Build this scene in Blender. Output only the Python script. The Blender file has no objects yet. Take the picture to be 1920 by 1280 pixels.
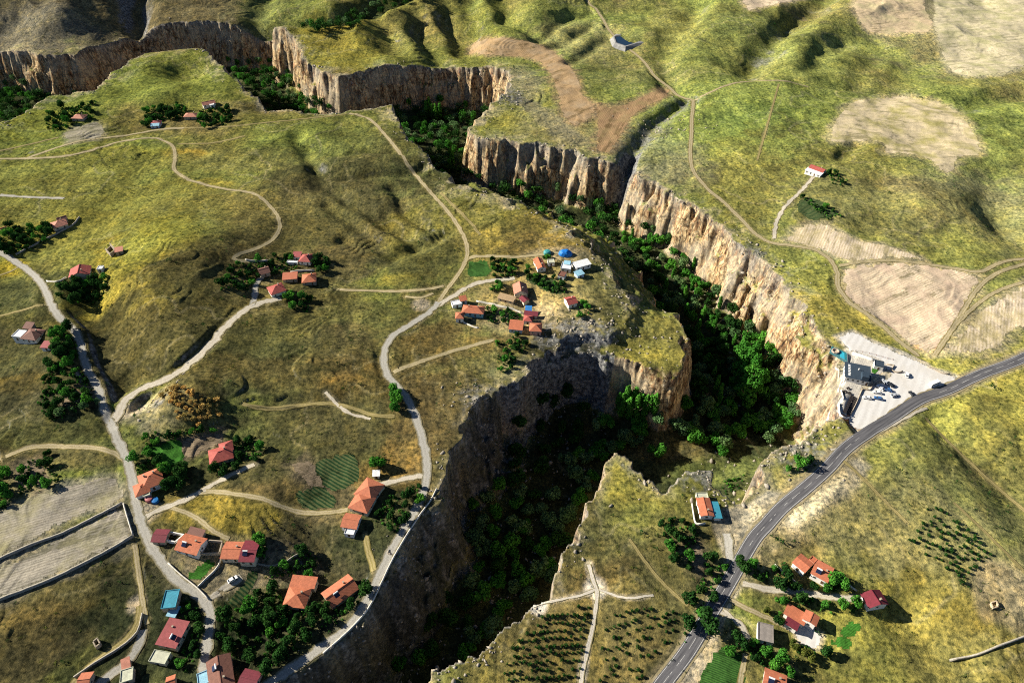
import bpy, bmesh, math, random
import numpy as np
from mathutils import Vector, Matrix
random.seed(7); rng = np.random.default_rng(7)
R_ = math.radians
SC = bpy.context.scene
COL = SC.collection
# ------------------------------------------------------------------ camera
HC = 280.0; PITCH = R_(42.0); F = 1297.0
CP, SP = math.cos(PITCH), math.sin(PITCH)
cam_d = bpy.data.cameras.new('camera'); cam = bpy.data.objects.new('camera', cam_d); COL.objects.link(cam)
cam.location = (0, 0, HC); cam.rotation_euler = (math.pi/2-PITCH, 0, 0)
cam_d.sensor_width = 36.0; cam_d.lens = 36.0*F/1920.0; cam_d.clip_start = 1.0; cam_d.clip_end = 30000
SC.camera = cam

def rays(p):
    p = np.asarray(p, float).reshape(-1, 2)
    a = (p[:, 0]-960)/F; b = (640-p[:, 1])/F
    return np.stack([a, CP+b*SP, -SP+b*CP], 1)
def P0(p, z=0.0):
    d = rays(p); t = (z-HC)/d[:, 2]
    return d[:, :2]*t[:, None]
def pxm(y):                                   # metres per photo pixel on the ground across, at row y
    b = (640-y)/F; return HC/(SP-b*CP)/F

# ------------------------------------------------------------------ noise
def _hash(ix, iy, s):
    h = (ix.astype(np.uint32)*np.uint32(374761393)+iy.astype(np.uint32)*np.uint32(668265263)+np.uint32((s*2246822519) & 0xffffffff))
    h = (h ^ (h >> np.uint32(13)))*np.uint32(1274126177)
    return (h ^ (h >> np.uint32(16)))
def perlin(x, y, s=0):
    x = np.asarray(x, np.float32); y = np.asarray(y, np.float32)
    xi = np.floor(x).astype(np.int32); yi = np.floor(y).astype(np.int32)
    xf = x-xi; yf = y-yi
    u = xf*xf*xf*(xf*(xf*6-15)+10); v = yf*yf*yf*(yf*(yf*6-15)+10)
    def g(ox, oy):
        a = _hash(xi+ox, yi+oy, s).astype(np.float32)*np.float32(2*math.pi/4294967296.0)
        return np.cos(a)*(xf-ox)+np.sin(a)*(yf-oy)
    n0 = g(0, 0); n1 = g(1, 0); n2 = g(0, 1); n3 = g(1, 1)
    a = n0+u*(n1-n0); b = n2+u*(n3-n2)
    return (a+v*(b-a))*1.5
def fbm(x, y, s=0, o=4, l=2.0, g=0.5):
    r = 0; a = 1.0; f = 1.0
    for i in range(o):
        r = r+a*perlin(x*f+i*17.3, y*f-i*9.1, s+i); a *= g; f *= l
    return r
def sstep(a, b, x):
    t = np.clip((x-a)/(b-a), 0, 1); return t*t*(3-2*t)

# ------------------------------------------------------------------ geometry helpers in plan
def catmull(p, step=3.0):
    p = np.asarray(p, float)
    q = np.vstack([2*p[0]-p[1], p, 2*p[-1]-p[-2]]); out = []
    for i in range(1, len(q)-2):
        L = np.linalg.norm(q[i+1]-q[i]); n = max(1, int(L/step))
        t = (np.arange(n)/n)[:, None]
        a, b, c, d = q[i-1], q[i], q[i+1], q[i+2]
        out.append(0.5*((2*b)+(-a+c)*t+(2*a-5*b+4*c-d)*t*t+(-a+3*b-3*c+d)*t**3))
    out.append(p[-1:]); return np.vstack(out)
def dist_poly(x, y, pts, closed=True):
    """unsigned distance and inside flag; x, y flat arrays"""
    pts = np.asarray(pts, np.float32); n = len(pts)
    a = pts if closed else pts[:-1]; b = np.roll(pts, -1, 0) if closed else pts[1:]
    D = np.empty(x.size, np.float32); I = np.zeros(x.size, bool)
    ex, ey = b[:, 0]-a[:, 0], b[:, 1]-a[:, 1]; L = ex*ex+ey*ey+1e-9
    for s in range(0, x.size, 20000):
        X = x[s:s+20000, None].astype(np.float32); Y = y[s:s+20000, None].astype(np.float32)
        dx = X-a[:, 0]; dy = Y-a[:, 1]
        t = np.clip((dx*ex+dy*ey)/L, 0, 1)
        D[s:s+20000] = np.sqrt(((dx-t*ex)**2+(dy-t*ey)**2).min(1))
        if closed:
            c = ((a[:, 1] > Y) != (b[:, 1] > Y)) & (X < a[:, 0]+ex*(Y-a[:, 1])/np.where(ey == 0, 1e-9, ey))
            I[s:s+20000] = c.sum(1) % 2 == 1
    return D, I
def in_poly(x, y, pts):
    pts = np.asarray(pts); r = np.zeros(x.shape, bool); b = np.roll(pts, -1, 0)
    for (x1, y1), (x2, y2) in zip(pts, b):
        if y1 == y2: continue
        r ^= ((y1 > y) != (y2 > y)) & (x < x1+(x2-x1)*(y-y1)/(y2-y1))
    return r
def offset_line(p, d):
    p = np.asarray(p, float); t = np.gradient(p, axis=0); t /= np.linalg.norm(t, axis=1)[:, None]+1e-9
    return p+np.stack([-t[:, 1], t[:, 0]], 1)*d

# ------------------------------------------------------------------ canyon lines read off the photograph
Lfar = [(-260,330),(-120,290),(0,244),(30,224),(67,201),(91,183),(144,177),(178,172),(188,158),(235,129),(275,107),(319,99),(363,99),(403,111),(420,128),(433,144),(460,165),(497,193),(554,205),(588,215),(638,212),(690,201),(732,195),(742,215),(750,242),(768,268),(791,287),(815,314),(846,342)]
Lrim2 = [(880,360),(925,374),(965,388),(1005,402),(1040,420),(1072,440),(1107,472),(1135,498),(1160,535),(1183,584),(1174,606),(1136,628),(1092,626),(1056,634),(1032,652),(1012,672),(994,683),(982,708),(946,730),(926,740),(906,754),(884,778),(862,812),(845,850),(832,885),(822,915),(806,938),(780,970),(750,1028),(720,1090),(692,1142),(657,1182),(602,1222),(547,1260),(492,1305),(400,1400),(300,1560)]
Lcl2 = [(885,346,-18),(915,356,-18),(952,376,-18),(992,393,-18),(1053,419,-18),(1098,432,-18),(1133,446,-18),(1174,486,-18),(1207,536,-18),(1231,576,-17),(1261,597,-15),(1278,636,-8),(1282,660,-6),(1278,684,-6),(1255,700,-6),(1225,692,-6),(1190,682,-6),(1160,674,-6),(1110,661,-6),(1070,664,-6),(1036,671,-6),(1010,688,-6),(994,712,-8),(976,736,-15),(965,772,-28),(949,802,-38),(945,830,-41),(947,860,-41),(949,884,-41),(936,914,-41),(872,929,-41),(858,974,-41),(872,1018,-41),(868,1052,-41),(842,1078,-41),(825,1105,-41),(821,1139,-41),(800,1172,-41),(768,1212,-41),(728,1246,-41),(680,1310,-41),(600,1400,-41),(520,1560,-41)]
Rrim = [(-260,60),(-120,75),(0,91),(34,91),(67,97),(110,98),(141,95),(178,77),(255,55),(302,49),(376,47),(463,50),(505,52),(524,70),(551,84),(571,111),(605,134),(638,141),(667,138),(707,126),(774,116),(830,113),(872,114),(895,118),(935,124),(960,140),(955,160),(939,181),(915,208),(895,228),(882,247),(895,260),(939,265),(976,266),(1030,272),(1073,285),(1110,292),(1144,299),(1174,302),(1183,314),(1211,336),(1255,356),(1285,370),(1312,388),(1350,418),(1392,455),(1428,497),(1450,522),(1482,548),(1506,592),(1530,640),(1556,662),(1566,690),(1580,740),(1562,772),(1574,795),(1540,815),(1502,830),(1478,846),(1455,858),(1435,878),(1420,905),(1398,930),(1374,938),(1350,925),(1345,905),(1330,893),(1300,892),(1275,902),(1255,914),(1230,920),(1212,905),(1190,877),(1164,861),(1144,853),(1124,887),(1107,924),(1100,961),(1077,994),(1070,1018),(1063,1058),(1043,1085),(1026,1109),(976,1159),(942,1186),(875,1226),(808,1277),(740,1345),(690,1420),(640,1560)]
ZM, ZF = -12.0, -50.0
lfar = P0(Lfar); rr = P0(Rrim)
RIM = np.vstack([lfar, P0(Lrim2), [(-140,-60),(-70,-60)], rr[::-1]])
Lcl = np.vstack([P0([p[:2]], p[2]) for p in Lcl2])
roff = np.where(rr[:, 1] < 265, 2.2, 5.0); rn = (offset_line(rr, -1.0)-rr)
CLF = np.vstack([offset_line(lfar, 5.0), Lcl, [(-92,-58),(-76,-58)], (rr+rn*roff[:, None])[::-1]])

# ------------------------------------------------------------------ the ground grid
NX, NY = 1250, 980
vv = np.linspace(0, 1, NY)
ys = -40+1180*(0.72*vv+0.28*vv*vv)
far_rows = np.array([1160, 1200, 1270, 1400, 1700, 2400, 4000, 8000, 16000.0])
near_rows = np.array([-9000, -2500, -800, -300, -120, -70.0])
YR = np.concatenate([near_rows, ys, far_rows]).astype(np.float64)
uu = np.linspace(-1, 1, NX)
UX = np.concatenate([[-40, -12, -4, -2, -1.4, -1.15], uu, [1.15, 1.4, 2, 4, 12, 40]])
WY = 215+np.clip(YR, 0, 2000)*0.66
GX = (UX[None, :]*WY[:, None]); GY = np.repeat(YR[:, None], UX.size, 1)
NR, NC = GX.shape
X = GX.ravel(); Y = GY.ravel()
INN = (np.abs(X) < 1000) & (Y > -100) & (Y < 1180)

def bump(px, py, amp, rx, ry=None, rot=0, z=0):
    c = P0([(px, py)], z)[0]; ry = ry or rx
    dx = X-c[0]; dy = Y-c[1]; ca, sa = math.cos(R_(rot)), math.sin(R_(rot))
    a = (dx*ca+dy*sa)/rx; b = (-dx*sa+dy*ca)/ry
    return amp*np.exp(-np.minimum(a*a+b*b, 40))
def ditch(pts, amp, w, z=0, wl=None):
    """ridge (+) or gully (-) along a line; wl narrows the left side to make one bank steeper"""
    p = catmull(P0(pts, z), 12.0)
    lo = p.min(0)-4*w; hi = p.max(0)+4*w
    m = (X > lo[0]) & (X < hi[0]) & (Y > lo[1]) & (Y < hi[1]); r = np.zeros(X.size)
    wx = X[m]+6*perlin(X[m]/40, Y[m]/40, 5); wy = Y[m]+6*perlin(X[m]/40, Y[m]/40, 6)
    d, _ = dist_poly(wx, wy, p, False)
    r[m] = amp*np.exp(-(d/w)**2); return r

def relief():
    r = 3.5*fbm(X/190, Y/190, 11, 3)+1.3*fbm(X/45, Y/45, 12, 4)+0.40*fbm(X/11, Y/11, 13, 3)*sstep(640, 480, Y)*sstep(-0.5, 0.5, perlin(X/60, Y/60, 14))
    # hilly country beyond the canyon
    hil = sstep(560, 820, Y+0.25*X)*sstep(-250, -30, X)+sstep(760, 900, Y-0.1*X)*sstep(60, -100, X)
    hil = np.clip(hil, 0, 1)
    n = fbm(X/170+0.2*perlin(X/60, Y/60, 3), Y/170, 21, 3, 2.0, 0.42)
    r += hil*(5*(1-np.abs(n)*1.8)-3)
    r += hil*sstep(800, 1150, Y)*14
    # hills on the far left beyond the canyon
    r += bump(70, 22, 26, 110, 70, 20)+bump(330, 8, 18, 90, 60)-ditch([(258,52),(262,20),(275,0)], 14, 16)
    r += ditch([(110,62),(150,30),(215,2)], 13, 28)-ditch([(200,70),(240,40),(262,8)], 8, 22)
    r -= ditch([(470,48),(490,20),(520,0)], 8, 18)
    r -= ditch([(505,52),(570,50),(640,44),(700,22),(770,2),(830,-14)], 22, 26)
    # grassy block in the middle distance, cut by gullies
    r += ditch([(560,62),(640,40),(720,20),(800,4),(880,-8)], 15, 60)
    for g in ([(822,104),(800,70),(775,35)], [(868,88),(850,55),(830,20)], [(895,72),(890,40),(880,8)], [(985,60),(950,35),(930,5)], [(740,90),(720,60),(712,38)]):
        r -= ditch(g, 8.5, 17)
    for g in ([(845,92),(822,60),(805,20)], [(790,100),(762,66),(748,40)], [(925,62),(915,30),(905,0)]):
        r += ditch(g, 5, 15)
    r += ditch([(960,66),(1000,40),(1060,10)], 9, 26)
    for g in ([(1000,75),(1040,55),(1085,32)], [(1040,88),(1075,70),(1110,52)], [(1075,112),(1110,92),(1140,75)]):
        r -= ditch(g, 4.5, 9)
    r -= ditch([(1262,170),(1252,140),(1246,110),(1258,80),(1290,50),(1310,20)], 9, 16)
    # right hand hills
    r += ditch([(1290,120),(1330,70),(1370,20)], 10, 50)+ditch([(1440,130),(1490,90),(1560,50),(1640,10)], 13, 60)
    r -= ditch([(1412,146),(1428,110),(1452,85),(1490,55),(1530,25),(1560,5)], 15, 20)
    r -= ditch([(1520,140),(1545,105),(1580,85)], 6, 16)
    for g in ([(1350,135),(1345,110),(1335,95)], [(1372,130),(1368,108),(1362,95)], [(1610,158),(1630,120),(1650,100)], [(1680,170),(1700,135),(1715,120)]):
        r -= ditch(g, 3.0, 17)
    r -= ditch([(1480,158),(1560,162),(1640,170),(1720,180),(1790,196),(1840,190),(1920,176)], 7, 16)
    r -= ditch([(1895,320),(1885,360),(1880,400),(1900,430),(1930,450)], 6, 20)+ditch([(1840,320),(1850,370),(1880,405)], 5, 18)
    r -= ditch([(1585,300),(1592,285),(1600,275)], 4, 8)+ditch([(1650,340),(1660,370),(1655,410),(1645,440)], 5, 16)
    r += bump(1700, 380, 6, 60, 40)+bump(1450, 230, 5, 90, 70)
    # gully that opens in the right cliff
    r -= ditch([(1172,312),(1180,285),(1200,258),(1235,226),(1285,192)], 7, 8)+ditch([(1170,322),(1176,300),(1184,284)], 10, 5)
    # left plateau
    r += bump(335, 118, 9, 60, 40)-bump(345, 134, 15, 28, 22)+ditch([(300,180),(390,170),(450,185)], 5, 22)-ditch([(370,165),(430,175),(500,198)], 7, 18)
    r -= ditch([(560,250),(590,300),(600,345),(640,360)], 5, 9)-ditch([(570,330),(640,300),(720,310)], 2.5, 16)
    for g in ([(650,375),(700,400),(730,425),(770,455)], [(640,440),(690,455),(730,480)], [(590,315),(660,335),(740,330),(790,320)], [(610,385),(660,412),(705,450)], [(735,360),(765,388),(800,430)], [(745,470),(790,462),(830,440)], [(590,270),(640,290),(700,285),(750,295)], [(730,400),(745,420),(760,430)]):
        r -= ditch(g, 4.2, 6.5)
    tt = perlin(X/75+0.3*perlin(X/25, Y/25, 15), Y/75, 16)*5+0.15*Y/10; st = tt-np.floor(tt)
    left = sstep(60, -40, X-0.1*(Y-300))
    r += (0.35+0.9*left*sstep(-0.2, 0.5, perlin(X/90, Y/90, 17)))*(sstep(0.0, 0.14, st)-st)*sstep(0.1, 0.6, np.abs(perlin(X/50, Y/50, 18))+0.15)
    # mound with the yellow flank and the sunken lane west of it
    r += bump(300, 520, 13, 42, 80, 10)+ditch([(420,470),(400,520),(380,560),(330,610)], 5, 40)
    r -= ditch([(170,560),(200,610),(210,660),(222,705),(250,740),(275,738)], 10, 17)
    r += ditch([(110,575),(125,625),(140,670),(155,715)], 5, 18)
    r += bump(362, 762, 6.5, 24, 22)
    r -= ditch([(560,965),(590,1000),(605,1040),(615,1080)], 3.5, 14)+bump(470, 1150, 5, 40, 40)
    r += bump(470, 950, 5, 28, 22)+bump(380, 680, 4, 60, 50)
    r += bump(560, 690, 5, 60, 40)+bump(1100, 560, 3, 30, 50)
    # right of the road
    r += bump(1720, 900, 9, 110, 80)-ditch([(1750,800),(1800,850),(1870,930),(1920,1010)], 5, 16)
    r -= ditch([(1700,1180),(1740,1210),(1790,1240)], 5, 10)+bump(1560, 1180, 5, 50, 40)
    r += ditch([(1560,900),(1500,960),(1450,1015)], 3, 8)
    return r
REL = np.where(np.abs(X) < 4000, relief(), 0.0)
REL += sstep(1100, 3000, Y)*30
# rugged right cliff: buttresses and clefts
BUT = sstep(280, 330, Y)*sstep(60, 110, X)*5.0*(0.5-np.abs(perlin(X/17, Y/17, 37))*1.6)
# the canyon: plateau > bench > cliff > floor
wx = X+4.2*perlin(X/26, Y/26, 31)+3.3*perlin(X/10, Y/10, 33)+1.5*perlin(X/4, Y/4, 35)
wy = Y+4.2*perlin(X/26, Y/26, 32)+3.3*perlin(X/10, Y/10, 34)+1.5*perlin(X/4, Y/4, 36)
dR = np.full(X.size, 999.0, np.float32); iR = np.zeros(X.size, bool); dC = dR.copy(); iC = iR.copy()
idx = np.where(INN)[0]
dR[idx], iR[idx] = dist_poly(wx[idx], wy[idx], RIM); dC[idx], iC[idx] = dist_poly(wx[idx], wy[idx], CLF)
sR = np.where(iR, dR, -dR)+BUT; sC = np.where(iC, dC, -dC)+BUT; iC = sC > 0; iR = sR > 0; dR = np.abs(sR); dC = np.abs(sC)
t = np.where(iC, 1.0, np.where(iR, dR/(dR+dC+1e-6), 0.0))
zlow = sstep(300, 266, Y); zup = sstep(335, 368, Y); ZB = -6.0-12.0*zup; ZMF = ZB+(-41.0-ZB)*zlow
A = (1-(1-t)**(3.2-2.0*np.maximum(zlow, zup)))*ZMF
cw = (8.0+3.0*perlin(X/70, Y/70, 41))*(1-0.5*sstep(270, 240, Y))
B = sstep(0, 1, np.clip(sC/cw, 0, 1))*(ZF-ZMF)*0.82+np.clip((sC-cw*0.8)/26, 0, 1)*(ZF-ZMF)*0.18
B = np.where(iC, B, 0.0)
ledge = np.where(iC & (sC < cw), 2.0*perlin(X/8, Y/8+B/7, 44)+1.1*perlin(X/3, Y/3+B/3, 45), 0.0)
keep = 1-0.85*sstep(0, 30, sC)
Z = REL*keep+A+B+ledge
Z += np.where(iR & ~iC, (3.8*zlow+0.15)*(1-2*np.abs(fbm(X/15, Y/15, 46, 4)))*sstep(0, 0.15, t)*sstep(0, 5, dC), 0)+np.where(iR & ~iC, 2.8*zlow*perlin(X/5.5, Y/5.5, 48)*sstep(0, 0.15, t), 0)
Z += np.where(iC & (sC > cw), 0.8*fbm(X/14, Y/14, 47, 3), 0)
GZ = Z.reshape(NR, NC)

def ground(x, y):
    x = np.asarray(x, float); y = np.asarray(y, float)
    j = np.clip(np.searchsorted(YR, y)-1, 0, NR-2)
    fy = np.clip((y-YR[j])/(YR[j+1]-YR[j]), 0, 1)
    def row(jj):
        u = x/WY[jj]; i = np.clip(np.searchsorted(UX, u)-1, 0, NC-2)
        fx = np.clip((u-UX[i])/(UX[i+1]-UX[i]), 0, 1)
        return GZ[jj, i]*(1-fx)+GZ[jj, i+1]*fx
    return row(j)*(1-fy)+row(j+1)*fy
def at(p, dz=0.0):
    """points of the photograph -> points on the ground (dz above it)"""
    d = rays(p); n = len(d); t0 = np.full(n, 150.0); hit = np.zeros(n, bool); T = np.full(n, 4000.0)
    t = 150.0
    while t < 2600 and not hit.all():
        q = d*t; below = (HC+q[:, 2]) < ground(q[:, 0], q[:, 1])+dz
        new = below & ~hit; T[new] = t; hit |= below; t += 1.5 if t < 900 else 4
    lo = T-4; hi = T.copy()
    for _ in range(14):
        m = (lo+hi)/2; q = d*m[:, None]; b = (HC+q[:, 2]) < ground(q[:, 0], q[:, 1])+dz
        hi = np.where(b, m, hi); lo = np.where(b, lo, m)
    q = d*hi[:, None]; q[:, 2] = ground(q[:, 0], q[:, 1]); return q

# ------------------------------------------------------------------ materials
def mat(name): 
    m = bpy.data.materials.new(name); m.use_nodes = True; nt = m.node_tree; nt.nodes.clear(); return m, nt
def N(nt, t, **k):
    n = nt.nodes.new(t)
    for a, b in k.items():
        if a in n.inputs: n.inputs[a].default_value = b
        else: setattr(n, a, b)
    return n
def mixrgb(nt, f, a, b, mode='MIX'):
    n = nt.nodes.new('ShaderNodeMix'); n.data_type = 'RGBA'; n.blend_type = mode
    for s, v in ((0, f), (6, a), (7, b)):
        if hasattr(v, 'is_output'): nt.links.new(v, n.inputs[s])
        elif s == 0: n.inputs[0].default_value = v
        else: n.inputs[s].default_value = (*v[:3], 1)
    return n.outputs[2]
def ramp(nt, fac, stops):
    r = nt.nodes.new('ShaderNodeValToRGB'); e = r.color_ramp.elements
    while len(e) < len(stops): e.new(0.5)
    for el, (p, c) in zip(e, stops):
        el.position = p; el.color = (*c, 1) if len(c) == 3 else c
    nt.links.new(fac, r.inputs[0]); return r.outputs[0]
def finish(nt, col, rough=0.9, spec=0.1, bump=None, bstr=0.3, bdist=0.3, metal=0.0):
    b = N(nt, 'ShaderNodeBsdfPrincipled'); b.inputs['Roughness'].default_value = rough
    b.inputs['Specular IOR Level'].default_value = spec; b.inputs['Metallic'].default_value = metal
    if hasattr(col, 'is_output'): nt.links.new(col, b.inputs['Base Color'])
    else: b.inputs['Base Color'].default_value = (*col, 1)
    if bump is not None:
        bm = N(nt, 'ShaderNodeBump'); bm.inputs['Strength'].default_value = bstr; bm.inputs['Distance'].default_value = bdist
        nt.links.new(bump, bm.inputs['Height']); nt.links.new(bm.outputs[0], b.inputs['Normal'])
    o = N(nt, 'ShaderNodeOutputMaterial'); nt.links.new(b.outputs[0], o.inputs[0])
def noise(nt, vec, scale, detail=4, rough=0.6):
    n = N(nt, 'ShaderNodeTexNoise'); n.inputs['Scale'].default_value = scale; n.inputs['Detail'].default_value = detail
    n.inputs['Roughness'].default_value = rough
    if vec is not None: nt.links.new(vec, n.inputs['Vector'])
    return n.outputs['Fac']
def mapping(nt, vec, scale=(1, 1, 1), rot=(0, 0, 0)):
    m = N(nt, 'ShaderNodeMapping'); m.inputs['Scale'].default_value = scale; m.inputs['Rotation'].default_value = rot
    nt.links.new(vec, m.inputs['Vector']); return m.outputs[0]
def plain(name, col, rough=0.8, var=0.25, scale=0.8, spec=0.2, metal=0.0, dirt=None):
    """painted, plastered or sheet surfaces with blotches and grime"""
    m, nt = mat(name); tc = N(nt, 'ShaderNodeTexCoord').outputs['Object']
    n = noise(nt, tc, scale, 5, 0.65); n2 = noise(nt, tc, scale*6, 3)
    c = mixrgb(nt, ramp(nt, n, [(0.3, (0, 0, 0)), (0.75, (1, 1, 1))]), tuple(v*(1-var) for v in col), tuple(min(1, v*(1+var*0.6)) for v in col))
    if dirt: c = mixrgb(nt, ramp(nt, n2, [(0.5, (0, 0, 0)), (0.72, (0.7, 0.7, 0.7))]), c, dirt)
    finish(nt, c, rough, spec, n2, 0.2, 0.05, metal); return m

def ground_material():
    m, nt = mat('ground_cover'); geo = N(nt, 'ShaderNodeNewGeometry'); P = geo.outputs['Position']
    base = N(nt, 'ShaderNodeAttribute', attribute_name='gcol').outputs['Color']
    rock = N(nt, 'ShaderNodeAttribute', attribute_name='rock').outputs['Fac']
    n1 = noise(nt, P, 0.50, 5, 0.72); n2 = noise(nt, P, 0.12, 6, 0.66); n3 = noise(nt, P, 2.2, 3, 0.7)
    n4 = noise(nt, mapping(nt, P, (0.30, 0.035, 0.2), (0, 0, R_(28))), 1.0, 6, 0.72)
    f1 = ramp(nt, n1, [(0.37, (0.34, 0.37, 0.40)), (0.47, (0.84, 0.86, 0.87)), (0.53, (1.10, 1.09, 1.05)), (0.63, (1.65, 1.58, 1.5))])
    f2 = ramp(nt, n2, [(0.33, (0.62, 0.66, 0.74)), (0.5, (1, 1, 1)), (0.68, (1.36, 1.26, 1.05))])
    f4 = ramp(nt, n4, [(0.36, (0.72, 0.74, 0.78)), (0.5, (1, 1, 1)), (0.64, (1.22, 1.18, 1.08))])
    c = mixrgb(nt, 1.0, mixrgb(nt, 1.0, mixrgb(nt, 1.0, base, f1, 'MULTIPLY'), f2, 'MULTIPLY'), f4, 'MULTIPLY')
    v = N(nt, 'ShaderNodeTexVoronoi'); v.inputs['Scale'].default_value = 0.30; nt.links.new(P, v.inputs['Vector'])
    vs = ramp(nt, v.outputs['Distance'], [(0.10, (1, 1, 1)), (0.24, (0, 0, 0))])
    vm = N(nt, 'ShaderNodeMath', operation='MULTIPLY'); nt.links.new(vs, vm.inputs[0])
    nt.links.new(ramp(nt, n2, [(0.46, (0, 0, 0)), (0.6, (0.85, 0.85, 0.85))]), vm.inputs[1])
    c = mixrgb(nt, vm.outputs[0], c, (0.038, 0.042, 0.016))
    # rock faces, streaked downwards
    w = noise(nt, P, 0.06, 3); wv = N(nt, 'ShaderNodeVectorMath', operation='ADD'); nt.links.new(P, wv.inputs[0])
    wm = N(nt, 'ShaderNodeVectorMath', operation='SCALE'); wm.inputs[3].default_value = 6.0
    wn = N(nt, 'ShaderNodeTexNoise'); wn.inputs['Scale'].default_value = 0.12; nt.links.new(P, wn.inputs['Vector'])
    nt.links.new(wn.outputs['Color'], wm.inputs[0]); nt.links.new(wm.outputs[0], wv.inputs[1])
    S = mapping(nt, wv.outputs[0], (1, 1, 0.17))
    s1 = noise(nt, S, 0.24, 6, 0.7); s2 = noise(nt, S, 0.75, 5, 0.7); s3 = noise(nt, P, 0.4, 6, 0.7)
    rc = ramp(nt, s1, [(0.34, (0.075, 0.055, 0.045)), (0.42, (0.24, 0.14, 0.075)), (0.49, (0.38, 0.278, 0.155)), (0.56, (0.47, 0.385, 0.25)), (0.62, (0.38, 0.185, 0.075)), (0.70, (0.24, 0.21, 0.19))])
    rc = mixrgb(nt, 1.0, rc, ramp(nt, s2, [(0.38, (0.22, 0.21, 0.21)), (0.47, (0.9, 0.9, 0.9)), (0.62, (1.3, 1.27, 1.2))]), 'MULTIPLY')
    vk = N(nt, 'ShaderNodeTexVoronoi'); vk.feature = 'DISTANCE_TO_EDGE'; vk.inputs['Scale'].default_value = 0.16; nt.links.new(mapping(nt, wv.outputs[0], (1, 1, 0.22)), vk.inputs['Vector'])
    rc = mixrgb(nt, 1.0, rc, ramp(nt, vk.outputs['Distance'], [(0.0, (0.22, 0.20, 0.20)), (0.05, (0.75, 0.74, 0.74)), (0.14, (1.05, 1.05, 1.05))]), 'MULTIPLY')
    bd = noise(nt, mapping(nt, wv.outputs[0], (0.06, 0.06, 0.55)), 1.0, 5, 0.7)
    rc = mixrgb(nt, 1.0, rc, ramp(nt, bd, [(0.36, (0.50, 0.48, 0.47)), (0.46, (0.95, 0.95, 0.95)), (0.62, (1.22, 1.2, 1.16))]), 'MULTIPLY')
    pale = noise(nt, P, 0.035, 4, 0.6); rc = mixrgb(nt, ramp(nt, pale, [(0.45, (0, 0, 0)), (0.6, (0.55, 0.55, 0.55))]), rc, (0.345, 0.31, 0.245))
    rc = mixrgb(nt, 1.0, rc, ramp(nt, s3, [(0.3, (0.55, 0.55, 0.58)), (0.55, (1.05, 1.05, 1.0))]), 'MULTIPLY')
    grey = mixrgb(nt, 1.0, (0.128, 0.130, 0.132), ramp(nt, s3, [(0.36, (0.22, 0.23, 0.25)), (0.47, (0.7, 0.7, 0.7)), (0.53, (1.2, 1.18, 1.12)), (0.62, (2.2, 2.1, 1.9))]), 'MULTIPLY')  # grey rock, kept dark so the near bank's shade looks deeper
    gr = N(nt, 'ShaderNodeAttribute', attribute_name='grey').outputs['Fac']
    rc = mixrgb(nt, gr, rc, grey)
    c = mixrgb(nt, rock, c, rc)
    h = mixrgb(nt, rock, mixrgb(nt, 0.5, n1, n3), mixrgb(nt, 0.5, s2, s3))
    b = N(nt, 'ShaderNodeBsdfDiffuse'); nt.links.new(c, b.inputs[0])
    bm = N(nt, 'ShaderNodeBump'); bm.inputs['Strength'].default_value = 0.8; bm.inputs['Distance'].default_value = 0.7
    nt.links.new(h, bm.inputs['Height']); nt.links.new(bm.outputs[0], b.inputs['Normal'])
    o = N(nt, 'ShaderNodeOutputMaterial'); nt.links.new(b.outputs[0], o.inputs[0]); return m

# ------------------------------------------------------------------ object helpers
def link(name, data, parent=None, m=None, loc=None):
    o = bpy.data.objects.new(name, data); COL.objects.link(o)
    if parent: o.parent = parent
    if m is not None: o.data.materials.append(m) if not isinstance(m, list) else [o.data.materials.append(q) for q in m]
    if loc is not None: o.location = loc
    return o
def tag(o, label=None, cat=None, group=None, kind=None):
    if label: o['label'] = label
    if cat: o['category'] = cat
    if group: o['group'] = group
    if kind: o['kind'] = kind
    return o
def thing(name, label, cat, loc, rz=0.0, group=None):
    o = bpy.data.objects.new(name, None); COL.objects.link(o); o.location = loc; o.rotation_euler.z = rz
    o.empty_display_size = 1.0
    return tag(o, label, cat, group)
def mesh_np(name, V, Fq):
    me = bpy.data.meshes.new(name); V = np.asarray(V, np.float32); Fq = np.asarray(Fq, np.int32); k = Fq.shape[1]
    me.vertices.add(len(V)); me.vertices.foreach_set('co', V.ravel())
    me.loops.add(Fq.size); me.loops.foreach_set('vertex_index', Fq.ravel())
    me.polygons.add(len(Fq)); me.polygons.foreach_set('loop_start', np.arange(0, Fq.size, k, dtype=np.int32))
    me.update(calc_edges=True); return me
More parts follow.
